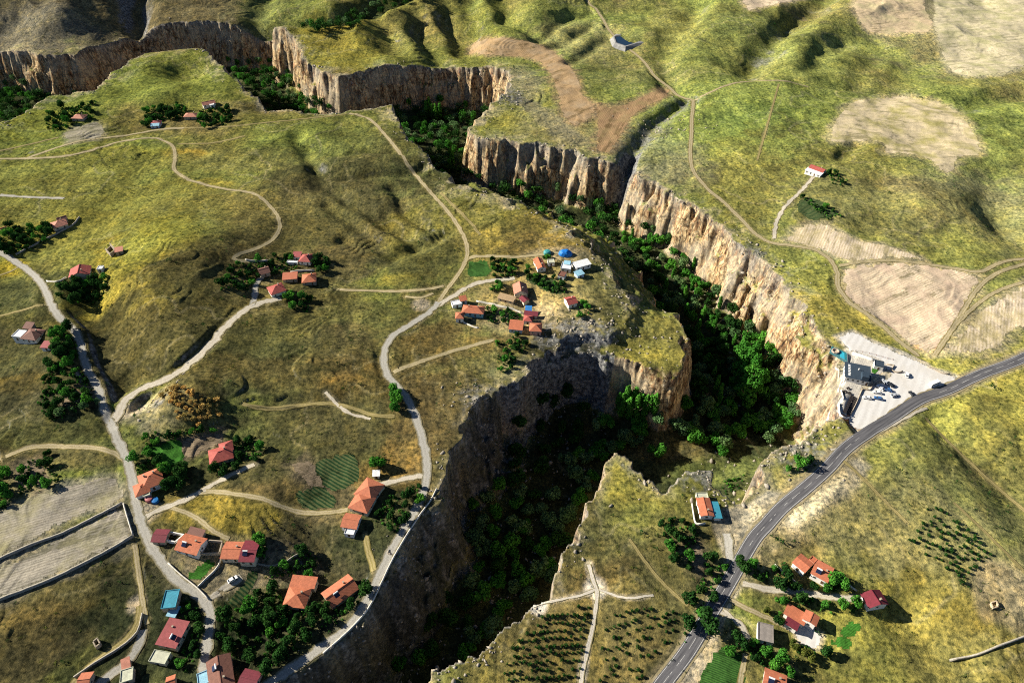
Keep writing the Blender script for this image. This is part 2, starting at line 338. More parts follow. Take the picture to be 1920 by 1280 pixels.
class MB:
    def __init__(s): s.v = []; s.f = []
    def poly(s, pts):
        i = len(s.v); s.v += [tuple(p) for p in pts]; s.f.append(tuple(range(i, i+len(pts)))); return s
    def prism(s, base, top):
        """closed solid between two rings with the same count"""
        i = len(s.v); n = len(base); s.v += [tuple(p) for p in base]+[tuple(p) for p in top]
        s.f.append(tuple(range(i+n-1, i-1, -1))); s.f.append(tuple(range(i+n, i+2*n)))
        for k in range(n): s.f.append((i+k, i+(k+1) % n, i+n+(k+1) % n, i+n+k))
        return s
    def box(s, x0, x1, y0, y1, z0, z1):
        r = [(x0, y0), (x1, y0), (x1, y1), (x0, y1)]
        return s.prism([(a, b, z0) for a, b in r], [(a, b, z1) for a, b in r])
    def tube(s, p, q, r0, r1, n=7):
        p, q = Vector(p), Vector(q); d = (q-p).normalized(); u = d.orthogonal().normalized(); w = d.cross(u)
        ring = lambda c, r: [tuple(c+(u*math.cos(2*math.pi*k/n)+w*math.sin(2*math.pi*k/n))*r) for k in range(n)]
        return s.prism(ring(p, r0), ring(q, r1))
    def mesh(s, name):
        me = bpy.data.meshes.new(name); me.from_pydata(s.v, [], s.f); me.validate(); me.update(); return me
    def build(s, name, m, parent=None, loc=None, rz=0.0):
        o = link(name, s.mesh(name), parent, m, loc)
        if rz: o.rotation_euler.z = rz
        return o

# ------------------------------------------------------------------ roads and tracks (pixel traces -> ground)
ROADS = {
 # key: (trace, width m, material key, object name)
 'A': ([(-30,455),(0,472),(22,487),(55,510),(80,535),(95,570),(115,598),(140,620),(153,650),(163,690),(182,725),(194,760),(205,790),(223,830),(240,865),(250,905),(257,950),(266,985),(280,1018),(302,1050),(330,1085),(360,1106),(385,1128),(396,1150),(391,1200),(385,1240),(382,1300)], 5.0, 'lane', 'village_road'),
 'B': ([(212,788),(250,754),(300,719),(345,681),(390,643),(425,610),(455,583),(490,569),(527,562)], 5.6, 'pale', 'gravel_lane'),
 'B2': ([(472,574),(478,555),(480,535),(492,516)], 4.0, 'lane', 'gravel_lane'),
 'C1': ([(655,213),(690,222),(715,245),(740,275),(762,306),(786,336),(812,366),(846,405),(870,445),(876,478),(862,510),(840,540),(822,566)], 3.4, 'track', 'dirt_track'),
 'C3': ([(826,362),(855,390),(880,415),(900,440)], 2.6, 'faint', 'dirt_track'),
 'C2': ([(822,566),(800,590),(760,615),(736,631),(722,652),(719,676),(726,700),(746,726),(766,752),(780,785),(794,830),(800,866),(799,900),(791,930),(768,972),(738,1022),(712,1080),(688,1130),(648,1180),(598,1218),(545,1252),(490,1292),(440,1340)], 4.8, 'lane', 'village_road'),
 'D': ([(868,494),(882,483),(920,480),(960,482),(1000,479),(1042,474),(1075,482)], 3.2, 'track', 'dirt_track'),
 'E': ([(812,576),(850,556),(880,539),(910,528),(965,520)], 4.2, 'pale', 'gravel_lane'),
 'F': ([(632,543),(690,545),(750,546),(800,542),(832,536)], 3.0, 'track', 'dirt_track'),
 'F2': ([(760,556),(790,558),(812,550)], 2.4, 'track', 'dirt_track'),
 'G': ([(-30,299),(0,298),(60,297),(120,293),(175,281),(220,267),(265,260),(300,261),(324,275),(328,298),(326,316),(350,335),(400,350),(440,357),(475,363),(500,380),(520,405),(525,425),(510,450),(480,466),(450,476),(438,485),(448,489),(480,490),(507,488)], 3.4, 'track', 'dirt_track'),
 'G2': ([(50,297),(110,276),(160,263),(230,255),(300,243),(345,240)], 3.4, 'track', 'dirt_track'),
 'G3': ([(0,283),(50,272),(110,258)], 2.2, 'faint', 'dirt_track'),
 'G4': ([(0,366),(60,370),(120,372)], 3.6, 'lane', 'dirt_track'),
 'H': ([(-20,868),(0,860),(60,838),(120,837),(180,840),(218,850),(238,866)], 3.4, 'track', 'dirt_track'),
 'I': ([(272,968),(300,955),(335,942),(369,925),(400,908),(420,896),(453,881),(477,870)], 3.6, 'pale', 'dirt_track'),
 'J': ([(372,924),(400,921),(440,926),(490,934),(530,950),(572,961),(620,960),(652,955)], 3.0, 'track', 'dirt_track'),
 'K': ([(322,952),(350,961),(375,975),(400,996),(430,1010)], 2.6, 'track', 'dirt_track'),
 'L': ([(738,696),(800,674),(860,655),(925,637)], 3.4, 'track', 'dirt_track'),
 'L2': ([(800,892),(765,896),(725,905),(690,912)], 3.6, 'pale', 'dirt_track'),
 'L3': ([(684,1000),(690,1030),(702,1072)], 3.0, 'faint', 'dirt_track'),
 'Q1': ([(455,757),(500,766),(560,760),(610,756),(655,763),(700,778),(740,780)], 2.6, 'faint', 'dirt_track'),
 'M': ([(1092,-10),(1118,20),(1140,52),(1162,82),(1190,100),(1215,125),(1240,155),(1270,178),(1298,190),(1297,220),(1296,260),(1294,290),(1302,325),(1330,358),(1370,390),(1400,425),(1430,447),(1480,460),(1530,470),(1558,488),(1569,510),(1571,535),(1592,565),(1640,602),(1690,642),(1722,668)], 3.8, 'track', 'dirt_track'),
 'M2': ([(1298,190),(1330,174),(1370,158),(1420,152),(1470,152),(1515,163)], 3.0, 'track', 'dirt_track'),
 'M3': ([(1451,447),(1455,420),(1470,390),(1500,360),(1525,332)], 3.2, 'pale', 'dirt_track'),
 'M4': ([(1574,498),(1620,491),(1680,489),(1740,496),(1800,505),(1838,509),(1880,491),(1930,484)], 3.2, 'track', 'dirt_track'),
 'M5': ([(1752,666),(1790,610),(1830,545),(1870,512),(1930,492)], 3.2, 'track', 'dirt_track'),
 'M6': ([(1792,608),(1830,572),(1870,546),(1930,525)], 3.0, 'track', 'dirt_track'),
 'R': ([(1392,1094),(1420,1100),(1450,1105),(1520,1113),(1580,1122),(1615,1119)], 3.4, 'pale', 'gravel_lane'),
 'R2': ([(1368,1122),(1400,1140),(1440,1158),(1480,1178)], 2.6, 'track', 'dirt_track'),
 'R3': ([(1352,1145),(1375,1160),(1392,1175),(1402,1198)], 3.0, 'pale', 'dirt_track'),
 'R4': ([(1398,1225),(1392,1255),(1384,1300)], 2.4, 'track', 'dirt_track'),
 'R5': ([(1362,1000),(1366,1030),(1368,1052)], 4.4, 'lane', 'gravel_lane'),
 'W1': ([(1104,1058),(1112,1088),(1119,1108),(1117,1140),(1112,1170),(1101,1220),(1092,1258),(1088,1300)], 2.1, 'white', 'chalk_path'),
 'W2': ([(1118,1104),(1080,1118),(1020,1129),(1000,1137)], 1.3, 'white', 'chalk_path'),
 'W3': ([(1122,1104),(1145,1113),(1175,1121),(1225,1115)], 1.3, 'white', 'chalk_path'),
 'S1': ([(252,1020),(258,1060),(264,1100),(268,1130),(276,1170)], 2.4, 'track', 'dirt_track'),
 'S2': ([(262,1135),(258,1165),(240,1195),(205,1220),(165,1250),(130,1290)], 2.6, 'faint', 'dirt_track'),
 'S3': ([(268,1180),(262,1205),(240,1240),(200,1270),(160,1300)], 4.0, 'lane', 'gravel_lane'),
 'X1': ([(1556,846),(1590,838),(1640,812),(1690,785),(1735,770)], 1.8, 'pale', 'dirt_track'),
 'X2': ([(1735,785),(1790,840),(1860,905),(1930,965)], 2.0, 'faint', 'dirt_track'),
 'X3': ([(1560,850),(1600,880),(1660,940),(1700,980)], 1.6, 'faint', 'dirt_track'),
 'X4': ([(1788,942),(1850,1000),(1930,1080)], 1.6, 'faint', 'dirt_track'),
 'X5': ([(0,592),(40,582),(80,570)], 1.8, 'faint', 'dirt_track'),
 'X6': ([(0,516),(40,502)], 1.8, 'faint', 'dirt_track'),
 'X7': ([(610,735),(650,772),(695,785)], 2.2, 'pale', 'dirt_track'),
 'X8': ([(1180,1010),(1215,1060),(1250,1100),(1290,1135)], 1.6, 'faint', 'dirt_track'),
 'X9': ([(1460,158),(1440,230),(1420,300)], 1.8, 'faint', 'dirt_track'),
 'X10': ([(345,240),(420,238),(500,230),(580,222),(650,214)], 1.8, 'faint', 'dirt_track'),
 'X11': ([(335,270),(400,268),(460,255)], 2.0, 'faint', 'dirt_track'),
 'S4': ([(385,1128),(410,1112),(432,1095),(452,1080)], 4.0, 'pale', 'gravel_lane'),
}
TRACE = {k: catmull(at(catmull(v[0], 14))[:, :2], 2.0) for k, v in ROADS.items()}
HWY = catmull(at(catmull([(1000,1640),(1090,1490),(1165,1380),(1205,1332),(1241,1284),(1290,1219),(1330,1152),(1370,1085),(1409,1018),(1437,984),(1466,950),(1505,916),(1547,880),(1590,838),(1622,814),(1655,791),(1704,763),(1753,740),(1802,718),(1840,702),(1925,668),(2040,630),(2200,588),(2400,545)], 14))[:, :2], 2.0)
HW_W = 6.3
# the road bed is graded: ease the ground under it towards a smoothed height
def grade(tr, half, soft):
    global Z, GZ
    lo = tr.min(0)-half-soft; hi = tr.max(0)+half+soft
    m = np.where((X > lo[0]) & (X < hi[0]) & (Y > lo[1]) & (Y < hi[1]))[0]
    z = ground(tr[:, 0], tr[:, 1]); k = 15
    zp = np.pad(z, k, mode='edge'); zs = np.convolve(zp, np.ones(2*k+1)/(2*k+1), 'valid')
    best = np.full(m.size, 1e9, np.float32); bi = np.zeros(m.size, int)
    for s in range(0, m.size, 20000):
        q = m[s:s+20000]; d2 = (X[q, None]-tr[None, :, 0])**2+(Y[q, None]-tr[None, :, 1])**2
        j = d2.argmin(1); bi[s:s+20000] = j; best[s:s+20000] = np.sqrt(d2[np.arange(q.size), j])
    w = 1-sstep(half, half+soft, best); Z[m] = Z[m]*(1-w)+zs[bi]*w; GZ = Z.reshape(NR, NC)
grade(HWY, HW_W/2+1.5, 8)
for k in ('A', 'B', 'C2', 'M', 'E'): grade(TRACE[k], ROADS[k][1]/2+0.6, 4)
LOT = at([(1575,628),(1600,622),(1640,640),(1700,664),(1735,680),(1745,690),(1795,708),(1740,733),(1690,760),(1640,790),(1608,806),(1592,782),(1600,740),(1590,700),(1610,670),(1590,650)])[:, :2]
def flatten(poly, soft=5):
    global Z, GZ
    m = np.where((np.abs(X-poly[:, 0].mean()) < 120) & (np.abs(Y-poly[:, 1].mean()) < 120))[0]
    d, i = dist_poly(X[m], Y[m], poly); zc = np.median(Z[m][i]) if i.any() else 0
    w = np.where(i, 1, 1-sstep(0, soft, d)); Z[m] = Z[m]*(1-w)+zc*w; GZ = Z.reshape(NR, NC)
DECK = at([(1590,655),(1640,664),(1668,700),(1640,720),(1604,762),(1596,780),(1556,774),(1586,740),(1574,708),(1590,690)])[:, :2]
if True:
    flatten(LOT, 4)
X2 = X.reshape(NR, NC); Y2 = Y.reshape(NR, NC)
# ------------------------------------------------------------------ ground colours (what grows or lies there, plus some painted shade)
def slope():
    dzu = np.gradient(GZ, axis=1)/np.gradient(X2, axis=1)
    dX = np.gradient(X2, axis=0); dY = np.gradient(Y2, axis=0)
    dzv = (np.gradient(GZ, axis=0)-dzu*dX)/dY
    return np.hypot(dzu, dzv).ravel()
SL = slope()
GOLD = (0.275, 0.205, 0.022); YEL = (0.215, 0.185, 0.024); LIME = (0.150, 0.155, 0.022); OLIVE = (0.098, 0.092, 0.024)
BROWN = (0.135, 0.098, 0.040); DARK = (0.062, 0.056, 0.024); GREEN = (0.060, 0.095, 0.014); TAN = (0.40, 0.32, 0.19)
RUST = (0.24, 0.145, 0.040); STRAW = (0.34, 0.27, 0.10); CHALK = (0.62, 0.57, 0.48); SCREE = (0.20, 0.185, 0.155); DIRT = (0.36, 0.29, 0.195)
fineN = fbm(X/9, Y/9, 64, 3); mottle = fbm(X/38, Y/38, 61, 5, 2.1, 0.55); mott2 = fbm(X/120+4, Y/120, 62, 4); streak = fbm((X+0.5*Y)/60, (Y-0.5*X)/14, 63, 4)
def lerp(c, b, w): return c*(1-w[:, None])+np.asarray(b)*w[:, None]
C = np.tile(np.array((0.160, 0.138, 0.026)), (X.size, 1))
C = lerp(C, LIME, sstep(-0.1, 0.7, mott2)*0.8); C = lerp(C, BROWN, sstep(0.05, 0.7, -mott2)*0.7)
BL = []
def blob(px, py, rx, ry, col, w=0.8, rot=0, edge=0.35):
    c = P0([(px, py)])[0]
    m = np.where((np.abs(X-c[0]) < 2.2*max(rx, ry)) & (np.abs(Y-c[1]) < 2.2*max(rx, ry)))[0]
    dx = X[m]-c[0]; dy = Y[m]-c[1]; ca, sa = math.cos(R_(rot)), math.sin(R_(rot))
    a = (dx*ca+dy*sa)/rx; b = (-dx*sa+dy*ca)/ry
    d = np.sqrt(a*a+b*b)+0.34*mottle[m]+0.17*streak[m]+0.16*fineN[m]
    k = w*(1-sstep(1-edge, 1+edge, d)); C[m] = C[m]*(1-k[:, None])+np.asarray(col)*k[:, None]
# far side
blob(150, 40, 230, 110, (0.120, 0.103, 0.058), 0.9); blob(60, 70, 70, 50, SCREE, 0.45); blob(380, 25, 130, 60, (0.135, 0.108, 0.052), 0.85); blob(540, 20, 60, 60, LIME, 0.6)
blob(720, 70, 170, 90, YEL, 0.75, 10); blob(640, 90, 60, 60, GOLD, 0.6); blob(800, 60, 60, 70, BROWN, 0.5); blob(1000, 90, 140, 120, LIME, 0.6)
blob(1100, 75, 70, 60, (0.20, 0.155, 0.06), 0.6); blob(1170, 140, 80, 60, OLIVE, 0.6); blob(1010, 190, 40, 60, YEL, 0.6); blob(970, 160, 30, 50, SCREE, 0.5)
blob(1330, 60, 120, 160, LIME, 0.7, 20); blob(1430, 60, 60, 70, OLIVE, 0.6); blob(1540, 90, 140, 100, (0.165, 0.155, 0.026), 0.8); blob(1500, 200, 260, 60, LIME, 0.6)
blob(1850, 230, 120, 60, LIME, 0.8); blob(1900, 60, 160, 160, (0.30, 0.25, 0.12), 0.6)
# right plateau
blob(1400, 270, 130, 110, (0.165, 0.170, 0.020), 0.85); blob(1430, 240, 50, 40, GREEN, 0.35); blob(1370, 330, 50, 60, YEL, 0.7); blob(1400, 390, 60, 40, GREEN, 0.35)
blob(1480, 320, 40, 60, GREEN, 0.3); blob(1700, 370, 150, 100, (0.150, 0.135, 0.022), 0.85); blob(1850, 380, 60, 60, SCREE, 0.3); blob(1820, 430, 130, 45, YEL, 0.45)
blob(1620, 380, 60, 50, BROWN, 0.4); blob(1560, 560, 60, 40, YEL, 0.75, -30); blob(1560, 590, 40, 12, GOLD, 0.7, -40); blob(1230, 290, 40, 50, SCREE, 0.45); blob(1230, 250, 40, 50, LIME, 0.5)
blob(1060, 240, 70, 50, (0.24, 0.21, 0.07), 0.6); blob(920, 230, 26, 34, YEL, 0.8); blob(1040, 230, 14, 60, SCREE, 0.5, 30)
# right foreground
blob(1700, 860, 140, 100, (0.190, 0.165, 0.024), 0.85); blob(1880, 780, 90, 60, (0.24, 0.205, 0.02), 0.8); blob(1620, 960, 100, 90, (0.150, 0.130, 0.024), 0.8); blob(1820, 1000, 100, 50, OLIVE, 0.45, -35)
blob(1700, 1050, 60, 40, (0.22, 0.18, 0.075), 0.6); blob(1800, 1160, 60, 60, (0.20, 0.165, 0.045), 0.6); blob(1660, 1230, 70, 34, (0.150, 0.125, 0.022), 0.8); blob(1700, 1150, 30, 14, GOLD, 0.55)
blob(1880, 1120, 14, 14, TAN, 0.7); blob(1560, 845, 30, 24, YEL, 0.6); blob(1290, 960, 24, 40, YEL, 0.55); blob(1590, 1190, 20, 40, YEL, 0.5)
blob(1450, 1000, 10, 46, CHALK, 0.9, -52, 0.5); blob(1500, 965, 7, 34, CHALK, 0.95, -55, 0.4); blob(1545, 905, 4, 14, CHALK, 0.9, -50, 0.4); blob(1470, 985, 20, 40, (0.30, 0.24, 0.09), 0.6, -50)
blob(1610, 845, 4, 60, STRAW, 0.6, -58); blob(1680, 790, 4, 50, STRAW, 0.6, -62); blob(1450, 1050, 20, 20, RUST, 0.4)
# promontory
blob(1180, 960, 60, 90, (0.150, 0.128, 0.022), 0.8); blob(1180, 900, 20, 20, GOLD, 0.6); blob(1060, 1190, 90, 60, OLIVE, 0.55); blob(960, 1230, 60, 26, (0.17, 0.16, 0.02), 0.7, 35); blob(1010, 1180, 50, 10, RUST, 0.4, 38)
blob(1190, 1200, 60, 60, BROWN, 0.5); blob(1130, 1230, 26, 40, RUST, 0.35)
# mesa with the hamlet
blob(1010, 570, 60, 40, (0.33, 0.235, 0.085), 0.7); blob(1060, 600, 22, 24, (0.30, 0.22, 0.09), 0.75); blob(980, 590, 40, 16, DIRT, 0.45); blob(1100, 560, 22, 40, (0.22, 0.17, 0.05), 0.6)
blob(960, 440, 70, 40, GOLD, 0.75); blob(1030, 460, 40, 14, RUST, 0.35); blob(1060, 482, 26, 8, DIRT, 0.6); blob(1230, 650, 26, 40, (0.21, 0.165, 0.03), 0.8); blob(1150, 655, 50, 9, GOLD, 0.6); blob(1000, 640, 30, 8, RUST, 0.35)
blob(1130, 520, 14, 60, OLIVE, 0.4)
# left plateau
blob(330, 130, 90, 40, (0.150, 0.160, 0.020), 0.9); blob(250, 170, 110, 40, (0.165, 0.165, 0.022), 0.85); blob(100, 210, 60, 30, LIME, 0.8); blob(30, 230, 60, 30, (0.2, 0.185, 0.02), 0.8)
blob(230, 300, 60, 26, (0.26, 0.215, 0.02), 0.85); blob(350, 285, 20, 12, (0.36, 0.23, 0.02), 0.8); blob(430, 300, 70, 20, (0.19, 0.15, 0.035), 0.7); blob(110, 350, 120, 60, (0.175, 0.155, 0.026), 0.8); blob(260, 380, 70, 40, (0.20, 0.165, 0.024), 0.7)
blob(400, 345, 20, 10, GOLD, 0.7); blob(420, 400, 80, 40, (0.175, 0.145, 0.028), 0.7); blob(140, 440, 60, 26, GOLD, 0.5); blob(240, 470, 60, 40, (0.19, 0.165, 0.026), 0.75)
blob(680, 290, 90, 40, OLIVE, 0.6); blob(670, 340, 80, 44, DARK, 0.7); blob(700, 430, 100, 64, (0.088, 0.074, 0.030), 0.85); blob(560, 440, 60, 50, (0.13, 0.11, 0.028), 0.6); blob(750, 430, 16, 26, GOLD, 0.4); blob(740, 520, 14, 7, GOLD, 0.7)
blob(830, 450, 40, 60, (0.145, 0.125, 0.025), 0.5); blob(880, 400, 40, 30, YEL, 0.5); blob(620, 510, 26, 40, BROWN, 0.5)
# mid left
blob(265, 560, 52, 66, (0.285, 0.210, 0.020), 0.92, 15); blob(300, 480, 26, 30, (0.22, 0.195, 0.022), 0.7); blob(400, 540, 34, 44, (0.075, 0.062, 0.026), 0.85); blob(330, 660, 50, 30, (0.115, 0.085, 0.030), 0.75)  # darkest blob: sparse growth with slope shade painted in
blob(10, 500, 18, 12, (0.34, 0.24, 0.01), 0.9); blob(50, 560, 40, 30, (0.070, 0.070, 0.026), 0.85); blob(30, 600, 30, 10, OLIVE, 0.6); blob(60, 700, 60, 40, (0.062, 0.060, 0.024), 0.85); blob(20, 725, 26, 8, (0.24, 0.16, 0.02), 0.7)
blob(50, 780, 50, 30, (0.052, 0.050, 0.024), 0.85); blob(200, 650, 14, 44, DARK, 0.6); blob(220, 700, 10, 30, DARK, 0.6); blob(130, 835, 60, 18, (0.105, 0.095, 0.026), 0.7); blob(120, 865, 40, 9, BROWN, 0.6)  # narrow dark strips: shadow of the lane gully painted into the colour
blob(560, 640, 110, 60, (0.115, 0.094, 0.026), 0.8); blob(640, 650, 20, 30, BROWN, 0.6); blob(470, 680, 50, 40, (0.095, 0.085, 0.026), 0.7); blob(650, 730, 16, 9, (0.40, 0.225, 0.025), 0.95); blob(707, 715, 5, 14, (0.38, 0.21, 0.02), 0.9, 30); blob(600, 712, 60, 14, RUST, 0.3)
blob(600, 820, 70, 40, (0.080, 0.072, 0.024), 0.85); blob(760, 850, 14, 40, (0.26, 0.155, 0.035), 0.7); blob(700, 780, 50, 20, (0.090, 0.078, 0.028), 0.7); blob(830, 690, 50, 40, (0.135, 0.098, 0.028), 0.75); blob(850, 640, 30, 16, RUST, 0.4); blob(830, 760, 24, 30, BROWN, 0.6)
blob(300, 780, 20, 14, (0.30, 0.28, 0.22), 0.7, -30); blob(340, 755, 18, 14, (0.22, 0.16, 0.045), 0.7); blob(360, 800, 24, 9, (0.16, 0.13, 0.04), 0.7); blob(240, 800, 10, 14, OLIVE, 0.5)
# lower left
blob(470, 970, 34, 26, (0.275, 0.195, 0.020), 0.92); blob(470, 920, 40, 18, (0.16, 0.115, 0.030), 0.75); blob(540, 985, 24, 14, GOLD, 0.7); blob(400, 955, 20, 10, GOLD, 0.7); blob(510, 900, 26, 12, BROWN, 0.7)
blob(130, 1150, 60, 34, (0.062, 0.055, 0.022), 0.85); blob(170, 1090, 44, 20, (0.100, 0.085, 0.026), 0.8); blob(30, 1230, 24, 26, (0.17, 0.12, 0.03), 0.75); blob(90, 1240, 30, 18, (0.050, 0.045, 0.022), 0.8); blob(180, 1230, 20, 7, (0.14, 0.13, 0.02), 0.7, 35)
blob(290, 1080, 18, 26, (0.055, 0.050, 0.024), 0.85); blob(480, 1170, 60, 40, (0.042, 0.052, 0.020), 0.85); blob(340, 1240, 40, 26, (0.045, 0.050, 0.022), 0.8); blob(640, 1050, 40, 40, (0.052, 0.048, 0.026), 0.85); blob(600, 1000, 22, 22, (0.06, 0.055, 0.028), 0.8)
blob(720, 980, 24, 24, (0.055, 0.06, 0.022), 0.8); blob(430, 1060, 30, 12, DIRT, 0.45); blob(700, 890, 20, 8, (0.24, 0.15, 0.03), 0.6); blob(640, 940, 16, 10, (0.26, 0.20, 0.09), 0.6); blob(450, 870, 50, 14, (0.07, 0.07, 0.025), 0.7)
# the bed of the canyon and its banks, darkened to paint in their shade
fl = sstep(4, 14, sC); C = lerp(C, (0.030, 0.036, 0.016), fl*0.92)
def pblob(px, py, rx, ry, col, w, z): 
    c = P0([(px, py)], z)[0]; d = np.hypot((X-c[0])/rx, (Y-c[1])/ry)+0.3*mottle
    k = w*(1-sstep(0.6, 1.2, d)); C[:] = C*(1-k[:, None])+np.asarray(col)*k[:, None]
pblob(1350, 885, 40, 13, (0.105, 0.105, 0.020), 0.9, ZF); pblob(1250, 840, 30, 14, (0.110, 0.085, 0.030), 0.8, ZF); pblob(1050, 800, 26, 40, (0.045, 0.045, 0.020), 0.8, ZF)
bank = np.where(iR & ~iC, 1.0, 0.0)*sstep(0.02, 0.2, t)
bank_shade = bank*np.where((Y < 318) & (X < (Y-118)*0.36-15), 1, 0)
C = lerp(C, (0.046, 0.045, 0.033), bank_shade*0.95); C = lerp(C, (0.038, 0.042, 0.020), bank_shade*sstep(-0.1, 0.3, mottle+0.4*fineN)*0.8)  # scrub and rock of the near bank, darkened to deepen its shade
# bare rock and boulders along the rims
edge = np.maximum(np.exp(-(np.abs(sR)/4.2)**2)*sstep(-0.3, 0.5, mottle+0.5*fineN+0.1), 0)
far_right = np.where((sR < 0), np.exp(-(np.minimum(sR+2, 0)/16)**2), 0)*sstep(0.1, 0.6, mottle+0.6*fineN)*np.where(Y > 260, 1, 0)
C = lerp(C, (0.25, 0.215, 0.145), np.clip(edge*0.6+far_right*0.5, 0, 0.75))
rock = sstep(0.72, 1.25, SL+0.18*mottle)
GREY = np.clip(1-sstep(-3, 2.5, sR+1.5*mottle)*1.0, 0, 1); GREY = np.maximum(GREY, bank_shade); left_shade = np.where(iR & (Y < 322) & (X < (Y-118)*0.40-12), 1.0, 0.0)*sstep(25, 12, sC); GREY = np.maximum(GREY, left_shade)

lk = left_shade*sstep(6, 0, sC)*zlow; rock = np.maximum(rock*(1-0.75*lk), lk*0.75*sstep(0.05, 0.55, fbm(X/6, Y/6, 71, 4)))  # less rock on the near bank, so the painted shade shows
rock = np.maximum(rock, edge*0.6*sstep(0.1, 0.6, fbm(X/4, Y/4, 72, 3)))
kr = P0([(1105, 622)])[0]; rk = np.exp(-(((X-kr[0])/34)**2+((Y-kr[1])/16)**2)); rock = np.maximum(rock, sstep(0.45, 0.8, rk+0.25*mottle)*0.85*sstep(-0.5, 0.3, fineN+0.6*fbm(X/3, Y/3, 76, 2))); GREY = np.maximum(GREY, sstep(0.3, 0.6, rk))
for (px, py, rx, ry) in ((897,745,14,14),(1050,625,20,12),(1175,870,8,10),(1325,905,14,8),(1480,860,20,14),(1440,512,14,8),(1410,474,12,8),(310,770,10,6),(950,180,18,22),(60,290,3,3)):
    c = P0([(px, py)])[0]; d = np.hypot((X-c[0])/rx, (Y-c[1])/ry)+0.5*mottle+0.45*fineN
    k = (1-sstep(0.5, 1.2, d))*sstep(-0.5, 0.3, fineN+0.5*fbm(X/3.5, Y/3.5, 75, 2)); rock = np.maximum(rock, k*0.75); GREY = np.maximum(GREY, k*0.6)
rg = ditch([(1172,312),(1180,285),(1200,258),(1235,226),(1285,192)], 1, 11); rock = np.maximum(rock, rg*0.8*sstep(-0.4, 0.3, fineN)); GREY = np.maximum(GREY, rg)
rg = ditch([(505,52),(570,50),(640,44),(700,22),(770,2)], 1, 16); C = lerp(C, (0.035, 0.045, 0.02), np.clip(rg, 0, 1)*0.8)
for ln, w in (([(1840,190),(1790,196),(1720,180),(1640,170),(1560,163)], 7), ([(1412,146),(1428,110),(1452,85),(1490,55),(1530,25)], 10)):
    rg = ditch(ln, 1, w)*sstep(-0.1, 0.5, mottle); rock = np.maximum(rock, rg*0.7); GREY = np.maximum(GREY, rg*0.7)
# trampled, dusty verges
def verge(tr, half, soft, col, w):
    lo = tr.min(0)-half-soft; hi = tr.max(0)+half+soft
    m = np.where((X > lo[0]) & (X < hi[0]) & (Y > lo[1]) & (Y < hi[1]))[0]
    if not m.size: return
    d, _ = dist_poly(X[m], Y[m], tr[::2] if len(tr) > 8 else tr, False)
    k = w*(1-sstep(half, half+soft, d+1.2*mottle[m])); C[m] = C[m]*(1-k[:, None])+np.asarray(col)*k[:, None]
    rock[m] *= 1-0.9*k
for k_, tr in TRACE.items():
    kind = ROADS[k_][2]
    verge(tr, ROADS[k_][1]*0.35, 1.5 if kind != 'faint' else 1.0, {'white': CHALK, 'pale': (0.34, 0.29, 0.20)}.get(kind, (0.27, 0.215, 0.11)), 0.4)
verge(HWY, HW_W/2+0.6, 3.5, (0.30, 0.25, 0.15), 0.7)
for px, py, w in ((1119, 1104, 5.5), (1012, 1136, 4.0), (250, 770, 7), (790, 572, 6), (275, 960, 7), (385, 1128, 3), (256, 1130, 4)):
    c = at([(px, py)])[0]; d = np.hypot(X-c[0], Y-c[1])+1.5*mottle; k = 0.85*(1-sstep(w*0.5, w*1.2, d)); C = lerp(C, CHALK if px in (1119, 1012) else (0.38, 0.32, 0.23), k); rock *= 1-k
# bare gravel pull-offs beside the highway
PULL = at([(1346,976),(1362,958),(1402,948),(1440,922),(1470,930),(1444,965),(1402,1012),(1378,1048),(1364,1052),(1356,1012)])[:, :2]
PULL2 = at([(1372,1120),(1388,1100),(1350,1180),(1338,1225),(1322,1290),(1280,1290),(1300,1230),(1335,1170)])[:, :2]
YARD = at([(1490,1178),(1512,1166),(1540,1190),(1534,1212),(1515,1214),(1494,1200)])[:, :2]
LOTX = at([(1566,630),(1600,622),(1640,640),(1700,664),(1735,680),(1745,690),(1800,706),(1740,733),(1690,762),(1640,794),(1608,810),(1592,782),(1580,700),(1590,650)])[:, :2]
for pl, col, w in ((PULL, (0.36, 0.315, 0.225), 0.9), (PULL2, (0.35, 0.30, 0.215), 0.85), (YARD, (0.42, 0.37, 0.28), 0.9), (LOTX, (0.44, 0.40, 0.33), 0.9)):
    m = np.where((np.abs(X-pl[:, 0].mean()) < 130) & (np.abs(Y-pl[:, 1].mean()) < 130))[0]
    d, i = dist_poly(X[m], Y[m], pl); k = w*np.where(i, 1, 1-sstep(0, 3, d+1.5*mottle[m])); C[m] = C[m]*(1-k[:, None])+np.asarray(col)*k[:, None]; rock[m] *= 1-k
c = P0([(1738, 656)])[0]; d = np.hypot((X-c[0]+0.5*(Y-c[1]))/13, (Y-c[1])/5)+0.3*mottle; C = lerp(C, (0.45, 0.14, 0.05), 0.85*(1-sstep(0.6, 1.1, d)))
c = P0([(1596, 796)])[0]; d = np.hypot((X-c[0]+0.8*(Y-c[1]))/8, (Y-c[1])/9)+0.3*mottle; C = lerp(C, (0.45, 0.14, 0.05), 0.85*(1-sstep(0.6, 1.1, d)))
def lines(sc, seed, wd, mask_seed):
    n = perlin(X/sc+0.25*perlin(X/(sc*0.35), Y/(sc*0.35), seed+1), Y/sc+0.25*perlin(X/(sc*0.35), Y/(sc*0.35), seed+2), seed)
    g = np.gradient(n.reshape(NR, NC), axis=1)/np.gradient(X2, axis=1); gy_ = (np.gradient(n.reshape(NR, NC), axis=0)-g*np.gradient(X2, axis=0))/np.gradient(Y2, axis=0)
    d = np.abs(n)/(np.hypot(g, gy_).ravel()+2e-3); return np.exp(-(d/wd)**2)*sstep(0.0, 0.45, perlin(X/80, Y/80, mask_seed))
